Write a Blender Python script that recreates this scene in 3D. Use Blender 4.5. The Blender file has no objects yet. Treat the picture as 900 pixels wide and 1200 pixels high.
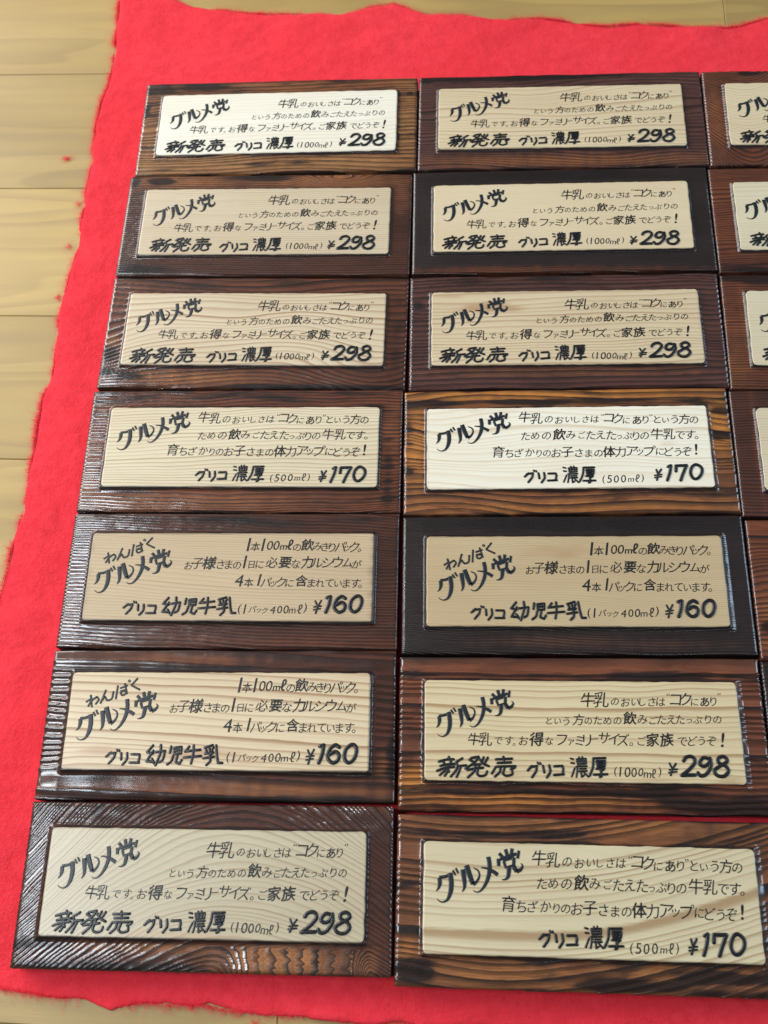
import bpy, json, math, random
import numpy as np

sc = bpy.context.scene
col = sc.collection
R = math.radians
T = 0.019                      # board thickness, metres

# ------------------------------------------------------------------ camera
cam_d = bpy.data.cameras.new('camera')
cam = bpy.data.objects.new('camera', cam_d)
col.objects.link(cam)
cam_d.sensor_fit = 'VERTICAL'
cam_d.sensor_height = 36.0
cam_d.sensor_width = 27.0
cam_d.lens = 36.0 * 1186.86 / 1200
cam.rotation_euler = (0.382667, 0.058316, 0.0)
cam.location = (0, 0, T + 0.84704)
cam_d.clip_start = 0.02
cam_d.clip_end = 50
cam_d.dof.use_dof = True
cam_d.dof.focus_distance = 0.90
cam_d.dof.aperture_fstop = 7.5
sc.camera = cam

# ------------------------------------------------------------------ light
w = bpy.data.worlds.new('World')
sc.world = w
w.use_nodes = True
bg = w.node_tree.nodes['Background']
bg.inputs[0].default_value = (1.0, 0.97, 0.94, 1)      # pale room all round
bg.inputs[1].default_value = 0.13


def area(name, loc, target, sx, sy, power, color):
    d = bpy.data.lights.new(name, 'AREA')
    d.shape = 'RECTANGLE'
    d.size, d.size_y, d.energy, d.color = sx, sy, power, color
    o = bpy.data.objects.new(name, d)
    o.location = loc
    v = np.array(target, float) - np.array(loc, float)
    import mathutils
    o.rotation_euler = mathutils.Vector(v).to_track_quat('-Z', 'Y').to_euler()
    col.objects.link(o)
    return o


area('window_light_left', (-1.12, 0.02, 1.56), (-0.3, 0.05, 0), 0.60, 0.5, 20, (0.82, 0.92, 1.0))
area('window_light_far', (-2.35, 1.95, 1.55), (0, 0.55, 0), 2.5, 1.7, 126, (1.0, 0.985, 0.95))
area('window_light_right', (1.6, 0.42, 0.92), (0.2, 0.35, 0), 0.9, 0.7, 16, (0.60, 0.80, 1.0))

sc.view_settings.view_transform = 'Standard'
sc.view_settings.look = 'None'
sc.view_settings.exposure = 0.0
sc.view_settings.gamma = 1.0
sc.view_settings.use_curve_mapping = False

# ------------------------------------------------------------------ helpers
rng = np.random.default_rng(7)


def link(name, me, parent=None, mat=None):
    o = bpy.data.objects.new(name, me)
    col.objects.link(o)
    if parent:
        o.parent = parent
    if mat:
        me.materials.append(mat)
    return o


def mesh(name, V, F, smooth=True, attrs=None):
    me = bpy.data.meshes.new(name)
    V = np.asarray(V, dtype=np.float32)
    me.vertices.add(len(V))
    me.vertices.foreach_set('co', V.ravel())
    if isinstance(F, np.ndarray):
        n, k = F.shape
        me.loops.add(n * k)
        me.polygons.add(n)
        me.loops.foreach_set('vertex_index', F.ravel().astype(np.int32))
        me.polygons.foreach_set('loop_start', np.arange(0, n * k, k, dtype=np.int32))
    else:
        tot = sum(len(f) for f in F)
        me.loops.add(tot)
        me.polygons.add(len(F))
        me.loops.foreach_set('vertex_index', np.array([i for f in F for i in f], dtype=np.int32))
        st = np.cumsum([0] + [len(f) for f in F[:-1]]).astype(np.int32)
        me.polygons.foreach_set('loop_start', st)
    me.update(calc_edges=True)
    me.polygons.foreach_set('use_smooth', np.full(len(me.polygons), smooth))
    for k2, a in (attrs or {}).items():
        at = me.attributes.new(k2, 'FLOAT', 'POINT')
        at.data.foreach_set('value', np.asarray(a, dtype=np.float32).ravel())
    me.validate()
    return me


class Noise:
    """smooth 2-D noise: a sum of random waves, roughly in [-1, 1]"""
    def __init__(self, seed, lx, ly, n=14):
        r = np.random.default_rng(seed)
        self.k = r.normal(0, 1, (n, 2)) * 2.2 / np.array([lx, ly])
        self.p = r.uniform(0, 6.283, n)
        self.n = n

    def __call__(self, x, y):
        s = 0
        for (kx, ky), p in zip(self.k, self.p):
            s = s + np.sin(kx * x + ky * y + p)
        return s / math.sqrt(self.n) * 0.9


def sstep(a, b, x):
    t = np.clip((x - a) / (b - a), 0, 1)
    return t * t * (3 - 2 * t)


class N:
    """small node-graph builder"""
    def __init__(self, name):
        self.m = bpy.data.materials.new(name)
        self.m.use_nodes = True
        self.t = self.m.node_tree
        self.b = self.t.nodes['Principled BSDF']

    def new(self, typ, **kw):
        n = self.t.nodes.new(typ)
        for k, v in kw.items():
            setattr(n, k, v)
        return n

    def put(self, sock, v):
        if isinstance(v, bpy.types.NodeSocket):
            self.t.links.new(v, sock)
        elif isinstance(v, (tuple, list)) and len(v) == 3 and sock.type == 'RGBA':
            sock.default_value = (*v, 1)
        else:
            sock.default_value = v

    def math(self, op, a, b=0.0, c=0.0, clamp=False):
        n = self.new('ShaderNodeMath', operation=op, use_clamp=clamp)
        self.put(n.inputs[0], a); self.put(n.inputs[1], b); self.put(n.inputs[2], c)
        return n.outputs[0]

    def rng(self, v, a, b, c=0.0, d=1.0, smooth=True):
        n = self.new('ShaderNodeMapRange')
        if smooth:
            n.interpolation_type = 'SMOOTHSTEP'
        for i, q in enumerate((v, a, b, c, d)):
            self.put(n.inputs[i], q)
        return n.outputs[0]

    def mix(self, f, a, b, blend='MIX'):
        n = self.new('ShaderNodeMix', data_type='RGBA', blend_type=blend)
        self.put(n.inputs[0], f); self.put(n.inputs[6], a); self.put(n.inputs[7], b)
        return n.outputs[2]

    def attr(self, name):
        return self.new('ShaderNodeAttribute', attribute_name=name).outputs['Fac']

    def coord(self, scale=(1, 1, 1), off=(0, 0, 0)):
        tc = self.new('ShaderNodeTexCoord')
        mp = self.new('ShaderNodeMapping')
        self.t.links.new(tc.outputs['Object'], mp.inputs[0])
        mp.inputs['Scale'].default_value = scale
        mp.inputs['Location'].default_value = off
        return mp.outputs[0]

    def noise(self, vec, scale, detail=3, rough=0.55):
        n = self.new('ShaderNodeTexNoise')
        self.put(n.inputs['Vector'], vec)
        n.inputs['Scale'].default_value = scale
        n.inputs['Detail'].default_value = detail
        n.inputs['Roughness'].default_value = rough
        return n.outputs['Fac']

    def bump(self, h, dist, strength=1.0, normal=None):
        n = self.new('ShaderNodeBump')
        n.inputs['Strength'].default_value = strength
        n.inputs['Distance'].default_value = dist
        self.put(n.inputs['Height'], h)
        if normal is not None:
            self.t.links.new(normal, n.inputs['Normal'])
        return n.outputs[0]

    def late(self, phase, lo=0.30, hi=0.90, vary=0.75):
        """late-wood line: darkens slowly across the ring, ends abruptly"""
        f = self.math('FRACT', phase)
        a = self.rng(f, lo, hi)
        b = self.rng(f, hi + 0.02, 1.0, 1.0, 0.0)
        wn = self.new('ShaderNodeTexWhiteNoise', noise_dimensions='1D')
        self.put(wn.inputs['W'], self.math('FLOOR', phase))
        v = self.math('MULTIPLY_ADD', wn.outputs['Value'], vary, 1.10 - vary)
        return self.math('MULTIPLY', self.math('MULTIPLY', a, b), v, clamp=True), f


# ------------------------------------------------------------------ materials
def border_mat(p, seed):
    g = N('scorched_cedar')
    off = (seed * 1.7, seed * 0.9, 0)
    ph = g.attr('phase')
    wob = g.noise(g.coord((60, 500, 60), off), 1.0, 3)
    ph = g.math('ADD', ph, g.math('MULTIPLY', g.math('SUBTRACT', wob, 0.5), 0.16))
    late, f = g.late(ph, p.get('lo', 0.30), 0.93, 0.45)
    fine, _ = g.late(g.math('MULTIPLY', ph, 3.0), 0.2, 0.8)
    fibre = g.noise(g.coord((45, 1500, 45), off), 1.0, 4, 0.65)
    blot = g.noise(g.coord((14, 40, 14), off), 1.0, 4, 0.6)
    soft, warm, dark = p['s'], p['w'], p.get('dk', (0.012, 0.006, 0.005))
    c = g.mix(g.rng(blot, 0.35, 0.68), soft, tuple(0.62 * q for q in soft))
    c = g.mix(g.attr('warm'), c, warm)
    c = g.mix(g.rng(fibre, 0.35, 0.7, 0.0, 0.38), c, dark)
    c = g.mix(g.math('MULTIPLY', fine, 0.22), c, dark)
    c = g.mix(g.math('MULTIPLY', late, p.get('lc', 1.0)), c, dark)
    wv = g.new('ShaderNodeCombineXYZ')
    sx = g.new('ShaderNodeSeparateXYZ'); g.t.links.new(g.coord(), sx.inputs[0])
    g.put(wv.inputs[0], g.math('MULTIPLY_ADD', sx.outputs[0], 16.0, seed * 3.1))
    g.put(wv.inputs[1], g.math('MULTIPLY', ph, 0.55))
    streak = g.noise(wv.outputs[0], 1.0, 3, 0.55)            # scorching follows the rings
    burn = g.math('ADD', g.attr('burn'), g.math('MULTIPLY', g.math('SUBTRACT', streak, 0.42), p.get('sk', 1.5)))
    c = g.mix(g.rng(burn, 0.22, 0.72, 0.0, 0.92), c, (0.010, 0.006, 0.006))
    g.put(g.b.inputs['Base Color'], c)
    g.b.inputs['Roughness'].default_value = 0.5
    g.b.inputs['Specular IOR Level'].default_value = 0.25
    wear = g.noise(g.coord((120, 120, 120), off), 1.0, 3)
    g.put(g.b.inputs['Coat Weight'], g.math('SUBTRACT', 1.0, g.math('MULTIPLY', g.attr('burn'), 0.85), clamp=True))
    g.put(g.b.inputs['Coat Roughness'], g.rng(wear, 0.35, 0.7, 0.08, 0.20))
    g.b.inputs['Coat IOR'].default_value = 1.6
    micro = g.noise(g.coord((700, 700, 700)), 1.0, 2)
    h = g.math('ADD', g.math('MULTIPLY', late, 0.9), g.math('MULTIPLY', fibre, 0.42))
    h = g.math('ADD', h, g.math('MULTIPLY', micro, 0.10))
    h = g.math('ADD', h, g.math('MULTIPLY', fine, 0.20))
    nb = g.bump(h, 0.00045, 0.9)
    g.put(g.b.inputs['Normal'], nb)
    h2 = g.math('ADD', g.math('MULTIPLY', late, 0.8), g.math('MULTIPLY', fibre, 0.12))
    h2 = g.math('ADD', h2, g.math('MULTIPLY', micro, 0.05))
    g.put(g.b.inputs['Coat Normal'], g.bump(h2, 0.00040, 0.9))
    return g.m


def panel_mat(p, seed):
    g = N('pale_cedar')
    off = (seed * 2.3, seed * 1.1, 0)
    ph = g.attr('phase')
    wob = g.noise(g.coord((40, 420, 40), off), 1.0, 2)
    ph = g.math('ADD', ph, g.math('MULTIPLY', g.math('SUBTRACT', wob, 0.5), 0.10))
    late, f = g.late(ph, p.get('plo', 0.42), 0.90)
    l2, _ = g.late(g.math('MULTIPLY', ph, 2.0), 0.4, 0.85)
    fibre = g.noise(g.coord((35, 1300, 35), off), 1.0, 3, 0.6)
    tone = g.noise(g.coord((6, 16, 6), off), 1.0, 2)
    base, line = p['p'], p['l']
    c = g.mix(g.rng(tone, 0.3, 0.7, 0.0, 0.35), base, tuple(a * 0.55 + b * 0.45 for a, b in zip(base, line)))
    c = g.mix(g.math('MULTIPLY', late, p.get('pc', 0.6)), c, line)
    c = g.mix(g.math('MULTIPLY', l2, p.get('pc', 0.6) * 0.14), c, line)
    c = g.mix(g.rng(fibre, 0.4, 0.75, 0.0, 0.16), c, line)
    c = g.mix(g.rng(g.attr('stain'), 0.15, 0.8, 0.0, 0.75), c, p.get('st', (0.40, 0.235, 0.115)))
    c = g.mix(g.rng(g.attr('burn'), 0.15, 1.0, 0.0, 0.9), c, (0.035, 0.018, 0.016))
    g.put(g.b.inputs['Base Color'], c)
    g.b.inputs['Roughness'].default_value = 0.42
    g.b.inputs['Coat Weight'].default_value = 0.35
    g.b.inputs['Coat Roughness'].default_value = 0.28
    micro = g.noise(g.coord((500, 500, 500)), 1.0, 2)
    h = g.math('ADD', g.math('MULTIPLY', late, 0.5), g.math('MULTIPLY', fibre, 0.3))
    h = g.math('ADD', h, g.math('MULTIPLY', micro, 0.15))
    nb = g.bump(h, 0.00010, 0.6)
    g.put(g.b.inputs['Normal'], nb)
    g.put(g.b.inputs['Coat Normal'], nb)
    return g.m


def paint_mat(name, c, rough, bump):
    g = N(name)
    n = g.noise(g.coord((900, 900, 900)), 1.0, 2)
    g.put(g.b.inputs['Base Color'], g.mix(g.rng(n, 0.3, 0.7), c, tuple(q * 1.7 for q in c)))
    g.b.inputs['Roughness'].default_value = rough
    g.put(g.b.inputs['Normal'], g.bump(n, 0.0002, bump))
    return g.m


INK = paint_mat('raised_black_lacquer', (0.006, 0.0075, 0.009), 0.36, 0.5)
LOGO = paint_mat('matt_blue_black_paint', (0.006, 0.010, 0.014), 0.45, 0.4)
FINE = paint_mat('thin_black_paint', (0.008, 0.008, 0.008), 0.5, 0.2)


def felt_mat():
    g = N('red_felt')
    a = g.noise(g.coord((1, 1, 1)), 420, 4, 0.75)
    b = g.noise(g.coord((1, 1, 1)), 85, 5, 0.7)
    d = g.noise(g.coord((1, 1, 1)), 9, 3, 0.5)
    c = g.mix(g.rng(b, 0.3, 0.7), (0.76, 0.030, 0.046), (0.88, 0.043, 0.064))
    c = g.mix(g.rng(d, 0.35, 0.7, 0.0, 0.5), c, (0.78, 0.028, 0.040))
    c = g.mix(g.rng(a, 0.55, 0.8, 0.0, 0.35), c, (0.95, 0.10, 0.12))
    g.put(g.b.inputs['Base Color'], c)
    g.b.inputs['Roughness'].default_value = 0.95
    g.b.inputs['Specular IOR Level'].default_value = 0.2
    g.b.inputs['Sheen Weight'].default_value = 0.10
    g.b.inputs['Sheen Tint'].default_value = (1, 0.35, 0.38, 1)
    h = g.math('ADD', g.math('MULTIPLY', a, 0.5), g.math('MULTIPLY', b, 1.2))
    g.put(g.b.inputs['Normal'], g.bump(h, 0.0016, 0.9))
    return g.m


def floor_mat():
    g = N('pale_laminate_wood')
    oi = g.new('ShaderNodeObjectInfo').outputs['Random']
    tc = g.new('ShaderNodeTexCoord')
    cmb = g.new('ShaderNodeCombineXYZ')
    g.put(cmb.inputs[0], g.math('MULTIPLY', oi, 37.0)); g.put(cmb.inputs[1], g.math('MULTIPLY', oi, 11.0))
    ad = g.new('ShaderNodeVectorMath', operation='ADD')
    g.t.links.new(tc.outputs['Object'], ad.inputs[0]); g.t.links.new(cmb.outputs[0], ad.inputs[1])
    mp = g.new('ShaderNodeMapping'); g.t.links.new(ad.outputs[0], mp.inputs[0])
    mp.inputs['Scale'].default_value = (2.2, 13, 2)
    big = g.noise(mp.outputs[0], 1.6, 3, 0.5)
    ring = g.new('ShaderNodeTexWave'); ring.wave_type = 'BANDS'; ring.bands_direction = 'Y'
    g.t.links.new(mp.outputs[0], ring.inputs[0])
    ring.inputs['Scale'].default_value = 0.9; ring.inputs['Distortion'].default_value = 9
    ring.inputs['Detail'].default_value = 3; ring.inputs['Detail Scale'].default_value = 0.7
    mp2 = g.new('ShaderNodeMapping'); g.t.links.new(ad.outputs[0], mp2.inputs[0])
    mp2.inputs['Scale'].default_value = (22, 700, 20)
    fib = g.noise(mp2.outputs[0], 1.0, 3, 0.6)
    c = g.mix(g.rng(big, 0.3, 0.7), (0.48, 0.325, 0.108), (0.41, 0.27, 0.085))
    mp3 = g.new('ShaderNodeMapping'); g.t.links.new(ad.outputs[0], mp3.inputs[0])
    mp3.inputs['Scale'].default_value = (1.0, 8.0, 2)
    fig = g.noise(mp3.outputs[0], 1.0, 2.5, 0.55)
    lt, _ = g.late(g.math('MULTIPLY', fig, 13.0), 0.15, 0.85)
    c = g.mix(g.rng(ring.outputs['Fac'], 0.5, 1.0, 0.0, 0.18), c, (0.33, 0.22, 0.095))
    c = g.mix(g.math('MULTIPLY', lt, 0.36), c, (0.24, 0.155, 0.062))
    c = g.mix(g.rng(fib, 0.35, 0.75, 0.0, 0.22), c, (0.34, 0.235, 0.10))
    v = g.math('ADD', g.math('MULTIPLY', oi, 0.22), 0.86)
    c = g.mix(1.0, c, v, 'MULTIPLY')
    g.put(g.b.inputs['Base Color'], c)
    g.b.inputs['Roughness'].default_value = 0.5
    g.put(g.b.inputs['Normal'], g.bump(fib, 0.0002, 0.5))
    return g.m


FELT = felt_mat()
FLOORM = floor_mat()

# ------------------------------------------------------------------ floor
ZF = -0.003
floor = bpy.data.objects.new('floor', None)
col.objects.link(floor)
floor['kind'] = 'structure'
floor['label'] = 'pale yellowish laminate wood floor under the red cloth'
floor.location = (0, 0, ZF)
FA = R(-2.6)
floor.rotation_euler = (0, 0, FA)


def plank_mesh(L, W):
    b = 0.0007
    z0 = -0.012
    prof = [(-L / 2, -W / 2, L / 2, W / 2, z0), (-L / 2, -W / 2, L / 2, W / 2, -b),
            (-L / 2 + b, -W / 2 + b, L / 2 - b, W / 2 - b, 0)]
    V = []
    for x0, y0, x1, y1, z in prof:
        V += [(x0, y0, z), (x1, y0, z), (x1, y1, z), (x0, y1, z)]
    F = [(8, 9, 10, 11)]
    for k in (0, 4):
        for i in range(4):
            j = (i + 1) % 4
            F.append((k + i, k + j, k + 4 + j, k + 4 + i))
    return mesh('floor_plank', V, F, smooth=False)


PW = 0.1622
PL = 0.90
pm = plank_mesh(PL - 0.0004, PW - 0.0004)
pm.materials.append(FLOORM)
# a seam passes through (-0.36, 0.7365); another at y = -0.0695 near x = -0.31
seam0 = 0.7365 * math.cos(FA) + 0.36 * math.sin(FA) + 0.0
for r in range(-6, 8):
    y = seam0 - PW / 2 + r * PW
    shift = {-5: 0.135, 1: 0.33, 0: -0.22, -1: 0.1, -2: 0.42}.get(r, (r * 0.37) % 0.9)
    for k in range(-2, 3):
        o = bpy.data.objects.new('floor_plank', pm)
        col.objects.link(o)
        o.parent = floor
        o.location = (shift + k * PL, y, 0)
me = mesh('underfloor', [(-6, -6, -0.013), (6, -6, -0.013), (6, 6, -0.013), (-6, 6, -0.013)], [(0, 1, 2, 3)], False)
me.materials.append(FLOORM)
uf = link('underfloor', me, floor)

# ------------------------------------------------------------------ cloth
left = np.array([(-365, 1040), (-363, 1004), (-361, 924), (-361, 892), (-363, 871), (-369, 849), (-371, 813), (-369, 765), (-371, 754),
                 (-372, 697), (-373, 648), (-374, 632), (-379, 606), (-381, 570), (-380, 540), (-381, 501), (-387, 477),
                 (-389, 444), (-389, 412), (-389, 377), (-392, 347), (-396, 321), (-400, 288), (-405, 250), (-411, 180), (-414, 80), (-412, 0), (-408, -45)]) / 1000.0
bot = np.array([(-408, -45), (-375, -48), (-353, -50), (-332, -53), (-315, -56), (-284, -58), (-263, -64), (-243, -60), (-216, -62), (-189, -62), (-174, -65),
                (-149, -67), (-96, -70), (-57, -73), (-5, -76), (110, -82), (235, -88), (400, -92), (700, -98)]) / 1000.0
top = np.array([(-365, 1024), (-322, 1013), (-296, 1001), (-275, 991), (-249, 983), (-199, 974), (-149, 969), (-99, 965), (-80, 969),
                (-60, 976), (-38, 979), (-21, 968), (-2, 958), (37, 955), (61, 950), (75, 944), (95, 944), (123, 946), (152, 940), (170, 934),
                (198, 929), (236, 931), (283, 923), (329, 918), (348, 921), (377, 929), (450, 925), (700, 918)]) / 1000.0
KS = (0.84704 + T) / (0.84704 + 0.014)
left, bot, top = left * KS, bot * KS, top * KS
xr = 0.70
nx, ny = 520, 560
S, Tt = np.meshgrid(np.linspace(0, 1, nx), np.linspace(0, 1, ny))
yy = -0.045 + Tt * (1.024 + 0.045)
rag = Noise(3, 0.006, 0.006, 30)
rag2 = Noise(5, 0.02, 0.02, 20)
XL = np.interp(yy, left[::-1, 1], left[::-1, 0]) + 0.0006 * rag(yy, 0) + 0.0012 * rag2(yy, 1)
X = XL * (1 - S) + xr * S
YB = np.interp(X, bot[:, 0], bot[:, 1]) + 0.0006 * rag(X, 9) + 0.0016 * rag2(X, 4)
YT = np.interp(X, top[:, 0], top[:, 1]) + 0.0006 * rag(X, 2) + 0.0016 * rag2(X, 7)
Y = YB * (1 - Tt) + YT * Tt
n1, n2, n3 = Noise(11, 0.10, 0.13), Noise(12, 0.035, 0.03, 20), Noise(14, 0.010, 0.010, 30)
Zc = 0.0007 * n1(X, Y) + 0.00035 * n2(X, Y) + 0.00012 * n3(X, Y)
# gentle rucks in the margins, flat under the boards
out = np.maximum(sstep(-0.335, -0.375, X), np.maximum(sstep(0.87, 0.93, Y), sstep(-0.055, -0.075, Y)))
Zc += 0.0016 * out * (n1(X * 1.7, Y * 1.7) + 0.5 * n2(X, Y))
Zc = np.minimum(Zc, -0.0000 + 0.003 * out)
edge = np.minimum(np.minimum((X - XL), (Y - YB)), (YT - Y))
Zc -= 0.0016 * (1 - sstep(0, 0.003, edge))
Zc = np.maximum(Zc - 0.0006, ZF + 0.0006)
V = np.stack([X, Y, Zc], -1).reshape(-1, 3)
ii, jj = np.meshgrid(np.arange(nx - 1), np.arange(ny - 1))
a = (jj * nx + ii).ravel()
F = np.stack([a, a + 1, a + nx + 1, a + nx], -1)
# skirt down to the floor all round
ring = list(range(nx)) + [k * nx + nx - 1 for k in range(1, ny)] + list(range(ny * nx - 2, (ny - 1) * nx - 1, -1)) + [k * nx for k in range(ny - 2, 0, -1)]
ring = np.array(ring)
V2 = V[ring].copy(); V2[:, 2] = ZF + 0.0001
nb = len(V)
m = len(ring)
i2 = np.arange(m)
Fs = np.stack([ring, nb + i2, nb + (i2 + 1) % m, ring[(i2 + 1) % m]], -1)
cloth = bpy.data.objects.new('red_cloth', None)
col.objects.link(cloth)
cloth.location = (0, 0, ZF)
cloth['label'] = 'bright red felt cloth with ragged edges under all the plaques'
cloth['category'] = 'cloth'
Vall = np.vstack([V, V2]); Vall[:, 2] -= ZF
sheet = link('felt_sheet', mesh('felt_sheet', Vall, np.vstack([F, Fs])), cloth, FELT)


def strand(V, F, p, d, L, wd, curl, dz):
    """a thin bent ribbon of felt fibre"""
    nrm = np.array([-d[1], d[0], 0.0])
    base = len(V)
    k = 4
    for i in range(k):
        t = i / (k - 1)
        q = p + d * L * t + nrm * curl * L * t * t + np.array([0, 0, dz * math.sin(t * 3.1)])
        ww = wd * (1 - 0.6 * t)
        V.append(q - nrm * ww); V.append(q + nrm * ww)
    for i in range(k - 1):
        b = base + 2 * i
        F.append((b, b + 1, b + 3, b + 2))


V, F = [], []
fr = np.random.default_rng(21)


def edge_fibres(P, nrm_sign, count):
    seg = np.diff(P, axis=0)
    ln = np.hypot(seg[:, 0], seg[:, 1])
    cum = np.concatenate([[0], np.cumsum(ln)])
    dens = Noise(31 + int(count), 0.02, 0.02, 12)
    n = 0
    while n < count:
        s = fr.uniform(0, cum[-1])
        if fr.uniform() > 0.45 + 0.5 * dens(s, 0):
            n += 0.3
            continue
        i = min(np.searchsorted(cum, s) - 1, len(seg) - 1)
        t = (s - cum[i]) / ln[i]
        p2 = P[i] + seg[i] * t
        d = np.array([-seg[i][1], seg[i][0]]) / ln[i] * nrm_sign
        ang = fr.normal(0, 0.8)
        d = np.array([d[0] * math.cos(ang) - d[1] * math.sin(ang), d[0] * math.sin(ang) + d[1] * math.cos(ang), 0])
        L = abs(fr.normal(0, 0.0036)) + 0.0012
        p = np.array([p2[0], p2[1], -ZF - 0.002 + fr.uniform(0.0002, 0.0012)]) - d * 0.0012
        strand(V, F, p, d, L, 0.00013, fr.normal(0, 0.7), fr.uniform(0, 0.0009))
        n += 1


edge_fibres(left[1:], -1, 12000)
edge_fibres(bot[1:], -1, 6000)
edge_fibres(top[:-1], 1, 6000)
for _ in range(26000):                   # nap standing on the sheet
    x = fr.uniform(-0.40, 0.45); y = fr.uniform(-0.09, 1.0)
    if -0.33 < x and -0.04 < y < 0.85:
        if not (x < -0.30):
            continue
    xl = np.interp(y, left[::-1, 1], left[::-1, 0])
    if x < xl + 0.001 or y > np.interp(x, top[:, 0], top[:, 1]) or y < np.interp(x, bot[:, 0], bot[:, 1]):
        continue
    i = min(nx - 1, max(0, int((x - xl) / (xr - xl) * nx))); yb = np.interp(x, bot[:, 0], bot[:, 1]); yt = np.interp(x, top[:, 0], top[:, 1])
    j = min(ny - 1, max(0, int((y - yb) / (yt - yb) * ny)))
    a = fr.uniform(0, 6.283)
    strand(V, F, np.array([x, y, Zc[j, i] - ZF + 0.0001]), np.array([math.cos(a), math.sin(a), 0]), fr.uniform(0.0008, 0.0030), 0.00009, fr.normal(0, 0.8), fr.uniform(0.0002, 0.0007))
fuzz = link('felt_fuzz', mesh('felt_fuzz', V, np.array(F), False), cloth, FELT)
fuzz['kind'] = 'stuff'

# little tufts of felt lying loose on the floor
for (x, y), n, lab in [((-0.4005, 0.778), 90, 'small tuft of red felt lint on the floor left of the top left plaque'),
                       ((-0.3800, 0.716), 50, 'tiny red felt tuft at the cloth edge beside the second plaque row'),
                       ((-0.3845, 0.661), 50, 'tiny red felt tuft on the floor beside the bottom of the second plaque row'),
                       ((-0.3890, 0.598), 60, 'small red felt tuft on the floor beside the third plaque row'),
                       ((-0.150, -0.0775), 110, 'red felt tuft on the floor just below the ragged bottom edge of the cloth')]:
    V, F = [], []
    for _ in range(n):
        a = fr.uniform(0, 6.283); r0 = abs(fr.normal(0, 0.0017))
        strand(V, F, np.array([math.cos(a * 3) * r0 * 1.5, math.sin(a * 3) * r0, fr.uniform(0.0002, 0.0018)]), np.array([math.cos(a), math.sin(a), 0]),
               fr.uniform(0.002, 0.0075), 0.00009, fr.normal(0, 1.2), fr.uniform(0, 0.0008))
    o = link('felt_tuft', mesh('felt_tuft', V, np.array(F), False), None, FELT)
    o.location = (x, y, ZF)
    o['label'] = lab
    o['category'] = 'lint'
    o['group'] = 'loose tufts of red felt on the floor'

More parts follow.
